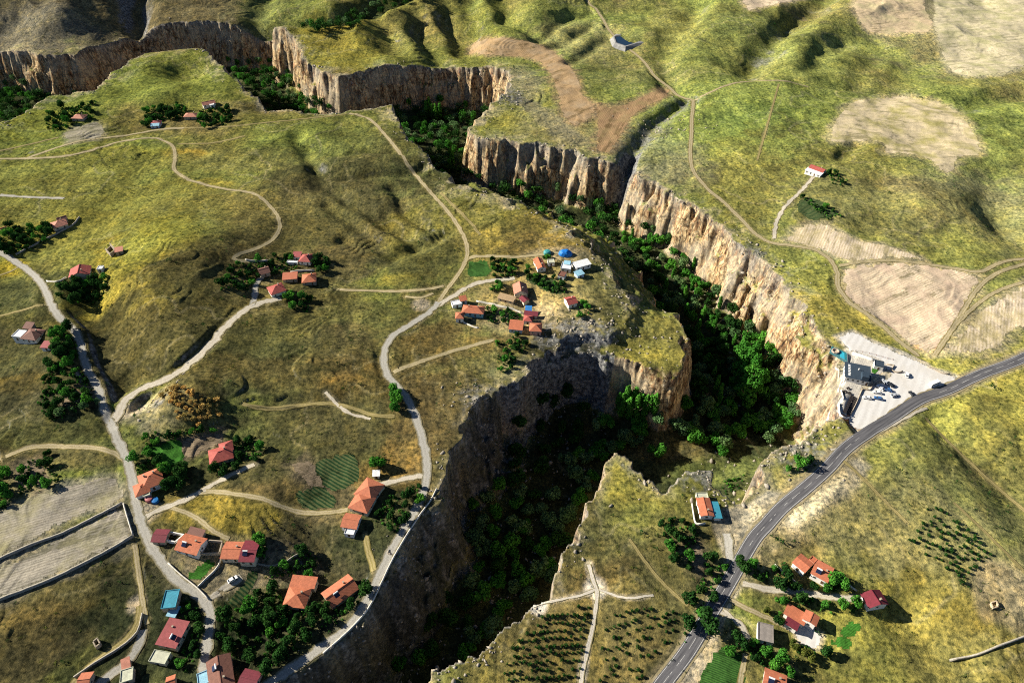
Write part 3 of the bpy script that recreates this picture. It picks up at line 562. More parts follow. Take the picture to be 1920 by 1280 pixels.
C = lerp(C, (0.30, 0.25, 0.13), 0.45*lines(55, 201, 0.8, 205)*(rock < 0.3)); C = lerp(C, (0.30, 0.25, 0.12), 0.4*lines(38, 211, 0.7, 215)*(rock < 0.3))
C = lerp(C, (0.040, 0.042, 0.016), 0.65*lines(62, 221, 1.1, 225)); C = lerp(C, (0.045, 0.045, 0.018), 0.55*lines(34, 231, 0.9, 235))
veg = np.clip(1-(C[:, 2]/C[:, 1]-0.25)/0.3, 0, 1); C[:, 2] = C[:, 2]+veg*0.085*C[:, 1]; C[:, 0] *= 1-0.10*veg*sstep(-0.8, 0.3, mott2)
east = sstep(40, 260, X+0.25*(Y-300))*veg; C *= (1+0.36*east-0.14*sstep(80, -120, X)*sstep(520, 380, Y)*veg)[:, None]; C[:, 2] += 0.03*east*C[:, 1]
FIELDS = [('stubble_field','tan',[(1575,522),(1598,498),(1700,492),(1768,502),(1833,516),(1824,555),(1790,613),(1750,661),(1708,645),(1645,598),(1592,560)]),
 ('stubble_field','tan3',[(1466,450),(1500,424),(1545,418),(1575,432),(1615,451),(1665,460),(1738,488),(1680,485),(1592,491),(1535,468)]),
 ('stubble_field','tan3',[(1935,526),(1940,600),(1900,625),(1868,656),(1800,664),(1777,652),(1812,605),(1856,568)]),
 ('stubble_field','tan2',[(1555,250),(1564,225),(1598,190),(1650,183),(1700,180),(1795,206),(1842,283),(1800,296),(1782,328),(1740,300),(1700,290),(1655,288),(1655,268),(1558,268)]),
 ('fallow_field','rose',[(1597,12),(1622,-14),(1742,-14),(1748,55),(1700,62),(1665,66),(1622,56)]),
 ('fallow_field','pale',[(1752,58),(1742,-10),(1960,-14),(1950,100),(1880,138),(1786,136)]),
 ('ploughed_field','clay',[(876,101),(890,80),(930,70),(980,76),(1025,90),(1062,114),(1087,150),(1096,180),(1120,196),(1112,222),(1080,236),(1056,220),(1044,180),(1030,142),(1000,112),(940,106)]),
 ('ploughed_field','clay2',[(1112,196),(1165,196),(1240,164),(1256,178),(1192,216),(1158,270),(1146,286),(1116,281),(1118,238)]),
 ('fallow_field','tan',[(1388,-2),(1500,-14),(1560,-10),(1440,12),(1405,20)]),
 ('fallow_field','ash',[(-20,966),(60,932),(130,906),(221,893),(228,940),(150,970),(60,1014),(-20,1052)]),
 ('fallow_field','ash',[(-20,1064),(100,1012),(232,948),(250,1002),(180,1044),(90,1088),(-20,1126)]),
 ('crop_plot','lush',[(287,840),(334,824),(340,862),(292,878)]),
 ('garden_plot','soil',[(340,826),(402,808),(412,830),(346,856)]),
 ('garden_plot','soil',[(545,872),(588,866),(608,916),(590,918)]),
 ('vegetable_plot','bean2',[(588,866),(656,852),(673,900),(612,918)]),
 ('crop_plot','lush',[(1588,1160),(1612,1164),(1597,1194),(1574,1185)]),
 ('crop_plot','lush',[(1573,1188),(1596,1198),(1586,1220),(1558,1207)]),
 ('crop_plot','lush',[(381,1053),(398,1055),(368,1089),(348,1074)]),
 ('vegetable_plot','bean2',[(432,1120),(470,1074),(486,1084),(440,1140),(418,1128)]),
 ('vineyard_plot','vine',[(121,251),(150,237),(154,263),(131,269)]),
 ('vineyard_plot','vine',[(154,237),(185,230),(193,256),(160,262)]),
 ('vegetable_plot','bean',[(878,492),(914,488),(915,516),(877,516)]),
 ('vegetable_plot','bean2',[(1000,515),(1040,525),(1058,548),(1040,552),(985,525)]),
 ('vegetable_plot','bean',[(1312,1275),(1340,1222),(1392,1226),(1384,1290),(1310,1300)]),
 ('garden_plot','soil',[(1284,1030),(1310,1028),(1320,1060),(1318,1076),(1290,1050)]),
 ('vegetable_plot','bean2',[(1500,376),(1525,372),(1570,402),(1520,412),(1495,392)]),
 ('garden_plot','soil',[(20,880),(70,862),(90,900),(40,915)]),
 ('garden_plot','soil',[(130,735),(180,725),(184,745),(120,760)]),
 ('vegetable_plot','bean2',[(550,925),(600,912),(630,945),(575,952)])]
FTINT = {'tan': (0.40, 0.32, 0.20), 'tan2': (0.37, 0.31, 0.17), 'tan3': (0.38, 0.32, 0.20), 'pale': (0.42, 0.38, 0.24), 'rose': (0.46, 0.37, 0.23), 'clay': (0.28, 0.20, 0.11), 'clay2': (0.22, 0.15, 0.09), 'ash': (0.22, 0.20, 0.15), 'soil': (0.16, 0.125, 0.08), 'vine': (0.22, 0.20, 0.14)}
for nm, mk, px in FIELDS:
    if mk not in FTINT: continue
    pl = at(catmull(np.vstack([np.array(px, float), [px[0]]]), 8))[:, :2]; pl = pl[(np.abs(pl) < 3000).all(1)]
    m = np.where((X > pl[:, 0].min()-14) & (X < pl[:, 0].max()+14) & (Y > pl[:, 1].min()-14) & (Y < pl[:, 1].max()+14))[0]
    d, ins_ = dist_poly(X[m], Y[m], pl); d = np.where(ins_, -d, d); k = 0.75*(1-sstep(-2, 7, d+3.0*fineN[m]+3.0*streak[m])); C[m] = C[m]*(1-k[:, None])+np.array(FTINT[mk])*k[:, None]
C *= (1+0.30*mottle+0.14*streak+0.16*fineN)[:, None]; C = lerp(C, (0.17, 0.155, 0.045), sstep(1120, 1300, Y)); C = lerp(C, (0.17, 0.155, 0.045), sstep(1.05, 1.6, np.abs(X)/(215+np.clip(Y, 0, 2000)*0.66))); vg2 = np.clip(1-(C[:, 2]/np.maximum(C[:, 1], 1e-3)-0.35)/0.3, 0, 1); C[:, 0] *= 1-0.05*vg2; C[:, 1] *= 1-0.01*vg2; C[:, 2] += 0.01*vg2*C[:, 1]; C = np.clip(C, 0.008, 0.8)

GM = ground_material()
V = np.stack([X, Y, Z], 1)
q = (np.arange(NR-1)[:, None]*NC+np.arange(NC-1)[None, :]).ravel()
FQ = np.stack([q, q+1, q+NC+1, q+NC], 1)
me = mesh_np('terrain', V, FQ)
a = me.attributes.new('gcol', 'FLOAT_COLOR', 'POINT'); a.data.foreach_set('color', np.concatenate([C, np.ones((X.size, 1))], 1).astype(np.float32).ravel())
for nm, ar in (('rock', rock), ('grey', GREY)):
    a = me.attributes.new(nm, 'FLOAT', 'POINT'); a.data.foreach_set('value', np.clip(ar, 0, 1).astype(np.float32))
me.polygons.foreach_set('use_smooth', np.ones(len(FQ), bool))
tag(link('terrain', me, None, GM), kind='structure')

# ------------------------------------------------------------------ light and sky
SUN_EL, SUN_AZ = 27.0, 15.0
S = Vector((-math.cos(R_(SUN_AZ))*math.cos(R_(SUN_EL)), math.sin(R_(SUN_AZ))*math.cos(R_(SUN_EL)), math.sin(R_(SUN_EL))))
sd = bpy.data.lights.new('sun', 'SUN'); sd.energy = 5.0; sd.angle = R_(0.5); sd.color = (1.0, 0.93, 0.80)
so = bpy.data.objects.new('sun', sd); COL.objects.link(so); so.rotation_euler = S.to_track_quat('Z', 'Y').to_euler(); so.location = (-300, 100, 500)
w = bpy.data.worlds.new('World'); SC.world = w; w.use_nodes = True; nt = w.node_tree; nt.nodes.clear()
sk = nt.nodes.new('ShaderNodeTexSky'); sk.sky_type = 'NISHITA'; sk.sun_disc = False; sk.sun_elevation = R_(SUN_EL); sk.sun_rotation = R_(-(90-SUN_AZ)); sk.altitude = 1500; sk.air_density = 0.6; sk.dust_density = 0.2; sk.ozone_density = 1.5
bg = nt.nodes.new('ShaderNodeBackground'); bg.inputs[1].default_value = 0.05; nt.links.new(sk.outputs[0], bg.inputs[0])
wo = nt.nodes.new('ShaderNodeOutputWorld'); nt.links.new(bg.outputs[0], wo.inputs[0])
SC.view_settings.view_transform = 'Standard'; SC.view_settings.look = 'None'; SC.view_settings.exposure = 1.25; SC.view_settings.gamma = 1.0
SC.cycles.max_bounces = 4; SC.cycles.diffuse_bounces = 2; SC.cycles.transparent_max_bounces = 4

# ------------------------------------------------------------------ roads, tracks, fields
def track_mat(name, edge, wheel, mid, rough=0.95, fine=1.2):
    m, nt = mat(name); uv = N(nt, 'ShaderNodeUVMap', uv_map='UVMap').outputs[0]
    sep = N(nt, 'ShaderNodeSeparateXYZ'); nt.links.new(uv, sep.inputs[0]); u = sep.outputs[0]
    P = N(nt, 'ShaderNodeNewGeometry').outputs['Position']; n = noise(nt, P, 0.5, 5, 0.7); n2 = noise(nt, P, fine*1.6, 4, 0.7)
    a = N(nt, 'ShaderNodeMath', operation='MULTIPLY_ADD'); nt.links.new(n, a.inputs[0]); a.inputs[1].default_value = 0.55; nt.links.new(u, a.inputs[2])
    b = N(nt, 'ShaderNodeMath', operation='SUBTRACT'); nt.links.new(a.outputs[0], b.inputs[0]); b.inputs[1].default_value = 0.275
    c = ramp(nt, b.outputs[0], [(0.06, edge), (0.22, wheel), (0.36, wheel), (0.5, mid), (0.64, wheel), (0.78, wheel), (0.94, edge)])
    c = mixrgb(nt, 1.0, c, ramp(nt, n2, [(0.3, (0.62, 0.62, 0.62)), (0.5, (1, 1, 1)), (0.7, (1.22, 1.2, 1.16))]), 'MULTIPLY')
    finish(nt, c, rough, 0.1, n2, 0.4, 0.2); return m
RM = {'track': track_mat('dirt_track', (0.17, 0.14, 0.045), (0.34, 0.285, 0.175), (0.25, 0.205, 0.095)),
      'faint': track_mat('worn_track', (0.15, 0.125, 0.035), (0.27, 0.22, 0.10), (0.16, 0.135, 0.04)),
      'pale': track_mat('pale_gravel', (0.20, 0.17, 0.09), (0.43, 0.39, 0.315), (0.38, 0.335, 0.26)),
      'lane': track_mat('worn_lane', (0.17, 0.15, 0.09), (0.33, 0.315, 0.275), (0.30, 0.285, 0.245)),
      'white': track_mat('chalk_path', (0.20, 0.17, 0.07), (0.52, 0.475, 0.40), (0.44, 0.395, 0.31))}
def ribbon(name, tr, width, m, z=0.12, nseg=6, rough=0.18, flat=False, lo=-1.0, hi=1.0, kind='structure'):
    tr = np.asarray(tr); T = np.gradient(tr, axis=0); T /= np.linalg.norm(T, axis=1)[:, None]+1e-9
    Nn = np.stack([-T[:, 1], T[:, 0]], 1); s = np.concatenate([[0], np.cumsum(np.linalg.norm(np.diff(tr, axis=0), axis=1))])
    o = rng.uniform(0, 500); n = len(tr)
    kk = np.linspace(lo, hi, nseg+1); V = np.zeros((n, nseg+1, 3)); UV = np.zeros((n, nseg+1, 2))
    el = width/2*(1+rough*fbm(s/5+o, s*0, 81, 3)); er = width/2*(1+rough*fbm(s/5+o+90, s*0, 82, 3))
    for i, k in enumerate(kk):
        d = np.where(k < 0, k*el, k*er)[:, None]; V[:, i, :2] = tr+Nn*d
        V[:, i, 2] = ground(V[:, i, 0], V[:, i, 1]); UV[:, i, 0] = (k+1)/2; UV[:, i, 1] = s
    if flat: V[:, :, 2] = V[:, :, 2].max(1)[:, None]
    V[:, :, 2] += z
    qd = (np.arange(n-1)[:, None]*(nseg+1)+np.arange(nseg)[None, :]).ravel(); Fq = np.stack([qd, qd+nseg+1, qd+nseg+2, qd+1], 1)[:, ::-1]
    me = mesh_np(name, V.reshape(-1, 3), Fq); uvl = me.uv_layers.new(name='UVMap')
    uvl.data.foreach_set('uv', UV.reshape(-1, 2)[Fq.ravel()].astype(np.float32).ravel())
    me.polygons.foreach_set('use_smooth', np.ones(len(Fq), bool))
    o = link(name, me, None, m); 
    return tag(o, kind=kind) if kind else o
for k_, (tr0, wd, mk, nm) in ROADS.items():
    ribbon(nm, TRACE[k_], wd, RM[mk], 0.14+0.01*(len(nm) % 5), rough=0.75 if mk in ('white', 'pale') else 0.38)
am, nt = mat('asphalt'); P = N(nt, 'ShaderNodeNewGeometry').outputs['Position']; uvn = N(nt, 'ShaderNodeUVMap', uv_map='UVMap').outputs[0]
n1 = noise(nt, P, 1.4, 5, 0.7); n2 = noise(nt, mapping(nt, uvn, (7, 0.05, 1)), 1.0, 4, 0.6)
c = mixrgb(nt, n1, (0.060, 0.060, 0.066), (0.110, 0.108, 0.112)); c = mixrgb(nt, 1.0, c, ramp(nt, n2, [(0.35, (0.65, 0.65, 0.67)), (0.6, (1.4, 1.38, 1.35))]), 'MULTIPLY')
finish(nt, c, 0.85, 0.25, n1, 0.2, 0.05)
shm = track_mat('gravel_shoulder', (0.24, 0.20, 0.11), (0.34, 0.30, 0.23), (0.34, 0.30, 0.23))
ribbon('road_shoulder', HWY, HW_W+2.2, shm, 0.10, 8, 0.22)
ribbon('highway', HWY, HW_W, am, 0.22, 8, 0.0, True)
lm = plain('road_paint', (0.55, 0.54, 0.51), 0.7, 0.4, 1.5)
hn = np.gradient(HWY, axis=0); hn /= np.linalg.norm(hn, axis=1)[:, None]; hn = np.stack([-hn[:, 1], hn[:, 0]], 1)
for off in (-2.7, 2.7): ribbon('road_edge_line', HWY+hn*off, 0.18, lm, 0.235, 1, 0.0)
sc_ = np.concatenate([[0], np.cumsum(np.linalg.norm(np.diff(HWY, axis=0), axis=1))])
V = []; Fq = []
for k in range(int(sc_[-1]//9)):
    ss = np.linspace(k*9, k*9+6.0, 4); p = np.stack([np.interp(ss, sc_, HWY[:, 0]), np.interp(ss, sc_, HWY[:, 1])], 1)
    dd = np.gradient(p, axis=0); dd /= np.linalg.norm(dd, axis=1)[:, None]; nn = np.stack([-dd[:, 1], dd[:, 0]], 1)*0.075
    for a_, b_, na, nb in zip(p[:-1], p[1:], nn[:-1], nn[1:]):
        i = len(V); qd = [a_-na, b_-nb, b_+nb, a_+na]
        V += [(x, y, ground(x, y)+0.25) for x, y in qd]; Fq.append((i, i+1, i+2, i+3))
tag(link('road_centre_line', mesh_np('road_centre_line', V, Fq), None, lm), kind='structure')

def field_mat(name, c1, c2, ang, period, c3=None, patch=0.05, fl=1.0):
    rowmix = 0.55 if c1[1] > c1[0] else 0.72
    """tilled or stubble ground with rows at an angle"""
    m, nt = mat(name); P = N(nt, 'ShaderNodeNewGeometry').outputs['Position']
    r = mapping(nt, P, (1, 1, 1), (0, 0, R_(ang)))
    w = N(nt, 'ShaderNodeTexWave'); w.inputs['Scale'].default_value = 0.314/period*2/2; w.inputs['Distortion'].default_value = 3.0; w.inputs['Detail'].default_value = 3; w.inputs['Detail Scale'].default_value = 0.6
    nt.links.new(r, w.inputs['Vector'])
    st = noise(nt, mapping(nt, r, (0.55/period, 0.02, 1)), 1.0, 6, 0.78)
    n = noise(nt, P, patch, 5, 0.6); f = noise(nt, P, 0.9, 5, 0.8)
    k = mixrgb(nt, rowmix, w.outputs['Fac'], st)
    c = mixrgb(nt, ramp(nt, k, [(0.34, (0, 0, 0)), (0.60, (1, 1, 1))]), c1, c2)
    if rowmix > 0.5 and fl > 0.5:
        tl = noise(nt, mapping(nt, r, (0.16, 0.004, 1)), 1.0, 5, 0.75)
        c = mixrgb(nt, 1.0, c, ramp(nt, tl, [(0.38, (0.50, 0.51, 0.44)), (0.46, (0.95, 0.95, 0.95)), (0.6, (1.15, 1.13, 1.1))]), 'MULTIPLY')
    if c3: c = mixrgb(nt, ramp(nt, n, [(0.45, (0, 0, 0)), (0.65, (0.85, 0.85, 0.85))]), c, c3)
    c = mixrgb(nt, 1.0, c, ramp(nt, f, [(0.3, (1-0.45*fl,)*3), (0.5, (1, 1, 1)), (0.72, (1+0.3*fl, 1+0.28*fl, 1+0.22*fl))]), 'MULTIPLY')
    finish(nt, c, 0.95, 0.05, f, 0.5*fl, 0.4); return m
def patch(name, px, m, z=0.07, wob=1.2):
    pl = at(catmull(np.vstack([px, px[:1]]), 8))[:, :2]
    jx = X+wob*(0.8*perlin(X/2.6, Y/2.6, 95)+perlin(X/7, Y/7, 91)+1.3*perlin(X/22, Y/22, 93)); jy = Y+wob*(0.8*perlin(X/2.6, Y/2.6, 96)+perlin(X/7, Y/7, 92)+1.3*perlin(X/22, Y/22, 94))
    sel = (X > pl[:, 0].min()-4) & (X < pl[:, 0].max()+4) & (Y > pl[:, 1].min()-4) & (Y < pl[:, 1].max()+4)
    ins = np.zeros(X.size, bool); ii = np.where(sel)[0]; ins[ii] = in_poly(jx[ii], jy[ii], pl)
    if name in ('stubble_field', 'fallow_field', 'ploughed_field'):
        d, _ = dist_poly(X[ii], Y[ii], pl); ins[ii] &= d > np.clip(1.5+2.2*fineN[ii]+1.6*fbm(X[ii]/2.2, Y[ii]/2.2, 97, 2), 0, 7)
    fsel = FQ[ins[FQ].sum(1) >= 3]
    if not len(fsel): return
    u, inv = np.unique(fsel, return_inverse=True); Vp = np.stack([X[u], Y[u], Z[u]+z], 1)
    me = mesh_np(name, Vp, inv.reshape(fsel.shape)); me.polygons.foreach_set('use_smooth', np.ones(len(fsel), bool))
    return tag(link(name, me, None, m), kind='structure')
FM = {'tan': field_mat('stubble', (0.41, 0.325, 0.215), (0.54, 0.445, 0.32), 62, 1.8, (0.48, 0.36, 0.26)),
      'tan2': field_mat('stubble_pale', (0.40, 0.33, 0.20), (0.52, 0.44, 0.29), -78, 2.0, (0.30, 0.27, 0.09)),
      'tan3': field_mat('stubble_east', (0.40, 0.325, 0.21), (0.53, 0.445, 0.33), 30, 1.8, (0.36, 0.30, 0.14)),
      'pale': field_mat('fallow', (0.40, 0.35, 0.21), (0.52, 0.46, 0.32), 75, 2.2, (0.36, 0.34, 0.17)),
      'rose': field_mat('fallow_rose', (0.48, 0.37, 0.22), (0.58, 0.46, 0.30), 70, 2.2, (0.46, 0.40, 0.22)),
      'clay': field_mat('ploughed_clay', (0.25, 0.165, 0.085), (0.34, 0.235, 0.125), 40, 1.8, (0.32, 0.24, 0.15)),
      'clay2': field_mat('ploughed_dark', (0.19, 0.12, 0.065), (0.28, 0.185, 0.10), 20, 1.6, (0.23, 0.17, 0.08)),
      'ash': field_mat('fallow_grey', (0.20, 0.178, 0.14), (0.29, 0.265, 0.215), 66, 1.5, (0.22, 0.20, 0.10)),
      'bean': field_mat('vegetable_rows', (0.018, 0.050, 0.012), (0.040, 0.105, 0.020), -65, 0.9),
      'bean2': field_mat('vegetable_strips', (0.012, 0.038, 0.014), (0.075, 0.092, 0.036), -60, 1.7),
      'lush': field_mat('lush_crop', (0.030, 0.105, 0.014), (0.045, 0.150, 0.020), 60, 0.8),
      'soil': field_mat('tilled_soil', (0.13, 0.10, 0.065), (0.21, 0.165, 0.11), -80, 0.9),
      'vine': field_mat('grey_vineyard', (0.18, 0.16, 0.11), (0.29, 0.265, 0.205), 70, 1.3, (0.20, 0.185, 0.10))}
for nm, mk, px in FIELDS: patch(nm, np.array(px, float), FM[mk])
pvm = field_mat('pale_paving', (0.49, 0.475, 0.45), (0.56, 0.545, 0.52), 35, 4.0, (0.50, 0.47, 0.42), 0.06, 0.3)
patch('gravel_lot', np.array([(1572,632),(1598,624),(1640,642),(1700,668),(1735,684),(1755,694),(1794,710),(1748,732),(1696,758),(1646,786),(1606,806),(1592,782),(1604,740),(1640,722),(1668,700),(1640,672),(1596,655)], float), pvm, 0.09, 0.8)
tem = field_mat('terrace_paving', (0.36, 0.34, 0.30), (0.43, 0.405, 0.36), 35, 1.0)
patch('terrace', np.array([(1592,656),(1640,668),(1664,690),(1620,716),(1614,740),(1595,778),(1560,772),(1584,742),(1575,716),(1586,690)], float), tem, 0.10, 0.2)
patch('yard', np.array([(1490,1178),(1512,1168),(1538,1190),(1534,1212),(1515,1214),(1496,1200)], float), pvm, 0.09, 0.6)

# ------------------------------------------------------------------ buildings
def roof_mat(name, col, var=0.3):
    m, nt = mat(name); tc = N(nt, 'ShaderNodeTexCoord').outputs['Object']
    n = noise(nt, tc, 0.55, 5, 0.7); f = noise(nt, tc, 3.5, 4, 0.75); oi = N(nt, 'ShaderNodeObjectInfo').outputs['Random']
    c = mixrgb(nt, ramp(nt, n, [(0.32, (0, 0, 0)), (0.66, (1, 1, 1))]), tuple(v*(1-var) for v in col), tuple(min(1, v*(1+0.3*var)) for v in col))
    c = mixrgb(nt, 1.0, c, ramp(nt, f, [(0.3, (0.62, 0.60, 0.58)), (0.5, (1, 1, 1)), (0.7, (1.22, 1.2, 1.16))]), 'MULTIPLY')
    c = mixrgb(nt, ramp(nt, oi, [(0, (0, 0, 0)), (1, (0.35, 0.35, 0.35))]), c, tuple(v*0.72+0.03 for v in col))
    w = N(nt, 'ShaderNodeTexWave'); w.inputs['Scale'].default_value = 0.9; w.inputs['Distortion'].default_value = 0.4; nt.links.new(tc, w.inputs['Vector'])
    finish(nt, c, 0.75, 0.2, w.outputs['Fac'], 0.5, 0.08); return m
ROOF = {k: roof_mat('roof_'+k, v) for k, v in {'orange': (0.47, 0.150, 0.075), 'red': (0.38, 0.085, 0.066), 'salmon': (0.50, 0.205, 0.135), 'rose': (0.36, 0.090, 0.088),
        'maroon': (0.17, 0.022, 0.034), 'brown': (0.19, 0.085, 0.06), 'tan': (0.40, 0.28, 0.16), 'white': (0.74, 0.75, 0.76), 'grey': (0.25, 0.22, 0.195),
        'teal': (0.035, 0.26, 0.36), 'blue': (0.03, 0.20, 0.52), 'sky': (0.30, 0.55, 0.68), 'slate': (0.030, 0.050, 0.075), 'pale': (0.52, 0.53, 0.40)}.items()}
WALL = {k: plain('wall_'+k, v, 0.9, 0.16, 0.5, 0.1, 0.0, tuple(q*0.62 for q in v)) for k, v in {'white': (0.76, 0.73, 0.67), 'cream': (0.66, 0.57, 0.42), 'stone': (0.36, 0.30, 0.225), 'tan': (0.50, 0.39, 0.26),
        'teal': (0.25, 0.45, 0.48), 'blue': (0.42, 0.52, 0.62), 'rose': (0.58, 0.33, 0.25), 'grey': (0.42, 0.41, 0.39)}.items()}
glass_m, nt = mat('window_glass'); finish(nt, (0.020, 0.026, 0.032), 0.12, 0.5)
frame_m = plain('window_frame', (0.60, 0.58, 0.54), 0.6); door_m = plain('door_wood', (0.12, 0.065, 0.035), 0.6); metal_m = plain('galvanised', (0.55, 0.56, 0.57), 0.35, 0.2, 2, 0.5, 0.6)
tank_m = plain('tank_white', (0.74, 0.74, 0.72), 0.5); panel_m, nt = mat('solar_panel'); finish(nt, (0.012, 0.018, 0.045), 0.15, 0.6)
def window_mesh():
    b = MB(); b.box(-0.62, 0.62, -0.03, 0.05, -0.68, 0.68); b.box(-0.52, -0.03, -0.05, -0.031, -0.58, 0.58); b.box(0.03, 0.52, -0.05, -0.031, -0.58, 0.58)
    me = b.mesh('window'); me.materials.append(frame_m); me.materials.append(glass_m)
    for i, p in enumerate(me.polygons): p.material_index = 0 if i < 6 else 1
    return me
WIN = window_mesh()
def door_mesh():
    b = MB(); b.box(-0.55, 0.55, -0.03, 0.05, 0, 2.1); b.box(-0.48, 0.48, -0.05, -0.031, 0.04, 2.04); b.box(0.34, 0.40, -0.10, -0.051, 1.0, 1.12)
    me = b.mesh('door'); me.materials.append(frame_m); me.materials.append(door_m)
    for i, p in enumerate(me.polygons): p.material_index = 0 if i < 6 else 1
    return me
DOOR = door_mesh()
def inst(name, me, parent, loc, rz=0.0):
    o = bpy.data.objects.new(name, me); COL.objects.link(o); o.parent = parent; o.location = loc; o.rotation_euler.z = rz; return o
def roof_shape(b, L, W, h, kind, pitch, oh, th=0.16):
    l, w = L/2+oh, W/2+oh
    if kind == 'flat':
        b.box(-L/2-0.1, L/2+0.1, -W/2-0.1, W/2+0.1, h, h+0.22); 
        for s in (-1, 1):
            b.box(-L/2-0.12, L/2+0.12, s*(W/2)-0.11, s*(W/2)+0.11, h+0.221, h+0.5); b.box(s*(L/2)-0.11, s*(L/2)+0.11, -W/2+0.111, W/2-0.111, h+0.221, h+0.498)
        return h+0.22
    if kind == 'mono':
        zr, ze = h+pitch*W*0.8+0.1, h+0.05
        b.prism([(-l, -w, ze), (l, -w, ze), (l, w, zr), (-l, w, zr)], [(-l, -w, ze+th), (l, -w, ze+th), (l, w, zr+th), (-l, w, zr+th)]); return (zr+ze)/2
    rz = h+pitch*w; ez = h-pitch*oh
    if kind == 'gable':
        for s in (-1, 1):
            p = [(-l, s*w, ez), (l, s*w, ez), (l, 0, rz), (-l, 0, rz)]
            if s > 0: p = p[::-1]
            b.prism(p, [(x, y, z+th) for x, y, z in p])
        b.box(-l, l, -0.16, 0.16, rz+th*0.6, rz+th+0.09); return rz
    r = max(l-w, 0.25)
    e = [(-l, -w, ez), (l, -w, ez), (l, w, ez), (-l, w, ez)]; A1, B1 = (-r, 0, rz), (r, 0, rz)
    up = lambda p: (p[0], p[1], p[2]+th)
    for f in ((e[0], e[1], B1, A1), (e[1], e[2], B1), (e[2], e[3], A1, B1), (e[3], e[0], A1)):
        b.poly([up(p) for p in f])
    for i in range(4):
        p, q2 = e[i], e[(i+1) % 4]; b.poly([p, q2, up(q2), up(p)])
    b.poly(e[::-1]); b.box(-r, r, -0.14, 0.14, rz+th*0.6, rz+th+0.09)
    return rz
def wall_shape(b, L, W, h, kind, pitch, z0=-1.6):
    x, y = L/2, W/2
    b.box(-x, x, -y, y, z0, h-0.02)
    if kind == 'gable':
        k = h+pitch*(W/2)
        for s in (-1, 1):
            p = [(s*x, -y, h-0.02), (s*x, y, h-0.02), (s*x, 0, k)]; qd = [(s*(x-0.25), a, c) for _, a, c in p]
            b.prism(p, qd) if s < 0 else b.prism(qd, p)
    if kind == 'mono':
        k = h+pitch*W*0.8+0.1
        b.prism([(-x, y-0.25, h-0.02), (x, y-0.25, h-0.02), (x, y, h-0.02), (-x, y, h-0.02)], [(-x, y-0.25, k-0.05), (x, y-0.25, k-0.05), (x, y, k), (-x, y, k)])
        for s in (-1, 1):
            p = [(s*x, -y, h-0.02), (s*x, y, h-0.02), (s*x, y, k)]; qd = [(s*(x-0.25), a, c) for _, a, c in p]
            b.prism(p, qd) if s < 0 else b.prism(qd, p)
    return b
def wing(t, L, W, h, kind, rc, wc, pitch=0.42, oh=0.45, loc=(0, 0), rz=0.0, wins=True, door=True, chim=0, solar=0, z0=-1.6):
    M4 = Matrix.Translation((loc[0], loc[1], 0)) @ Matrix.Rotation(rz, 4, 'Z')
    wo_ = wall_shape(MB(), L, W, h, kind, pitch, z0).build('wall', WALL[wc], t, (loc[0], loc[1], 0), rz)
    rb = MB(); rz_ = roof_shape(rb, L, W, h, kind, pitch, oh); ro = rb.build('roof', ROOF[rc], t, (loc[0], loc[1], 0), rz)
    def put(nm, me, x, y, z, a):
        p = M4 @ Vector((x, y, z)); return inst(nm, me, t, p, rz+a)
    if wins:
        n = max(1, int(L/3.2)); xs = [(-L/2)+(i+0.5)*L/n for i in range(n)]; dk = n//2 if door else -1
        for i, x in enumerate(xs):
            if i == dk: put('door', DOOR, x, -W/2-0.03, 0.02, 0)
            else: put('window', WIN, x, -W/2-0.03, h*0.55, 0)
            if h > 2.2: put('window', WIN, x, W/2+0.03, h*0.55, math.pi)
        if W > 4.5 and h > 2.2:
            put('window', WIN, -L/2-0.03, 0, h*0.55, -math.pi/2); put('window', WIN, L/2+0.03, 0, h*0.55, math.pi/2)
    for i in range(chim):
        cx, cy = (L*0.22*(1-2*i), W*0.16); z = h+0.1 if kind in ('flat',) else h+pitch*0.4
        c = MB().box(cx-0.32, cx+0.32, cy-0.32, cy+0.32, z-0.3, rz_+0.55); c.box(cx-0.4, cx+0.4, cy-0.4, cy+0.4, rz_+0.551, rz_+0.68)
        c.build('chimney', WALL['stone'], t, (loc[0], loc[1], 0), rz)
    if solar:
        zz = h+(0.3 if kind == 'flat' else pitch*(W/2+0.1-abs(-W*0.22)))+0.22
        sx, sy = -L*0.18, -W*0.22
        sp = MB(); sp.prism([(sx-1.1, sy-0.75, zz), (sx+1.1, sy-0.75, zz), (sx+1.1, sy+0.75, zz+0.9), (sx-1.1, sy+0.75, zz+0.9)], [(sx-1.1, sy-0.75, zz+0.08), (sx+1.1, sy-0.75, zz+0.08), (sx+1.1, sy+0.75, zz+0.98), (sx-1.1, sy+0.75, zz+0.98)])
        po = sp.build('water_heater', panel_m, t, (loc[0], loc[1], 0), rz)
        MB().tube((sx-1.1, sy+0.95, zz+1.25), (sx+1.1, sy+0.95, zz+1.25), 0.36, 0.36, 10).build('tank', tank_m, po)
    return rz_
def place(p1, p2, h):
    a, b = at([p1], h)[0], at([p2], h)[0]; d = b-a; L = math.hypot(d[0], d[1]); return (a+b)/2, L, math.atan2(d[1], d[0])
HOUSES = []
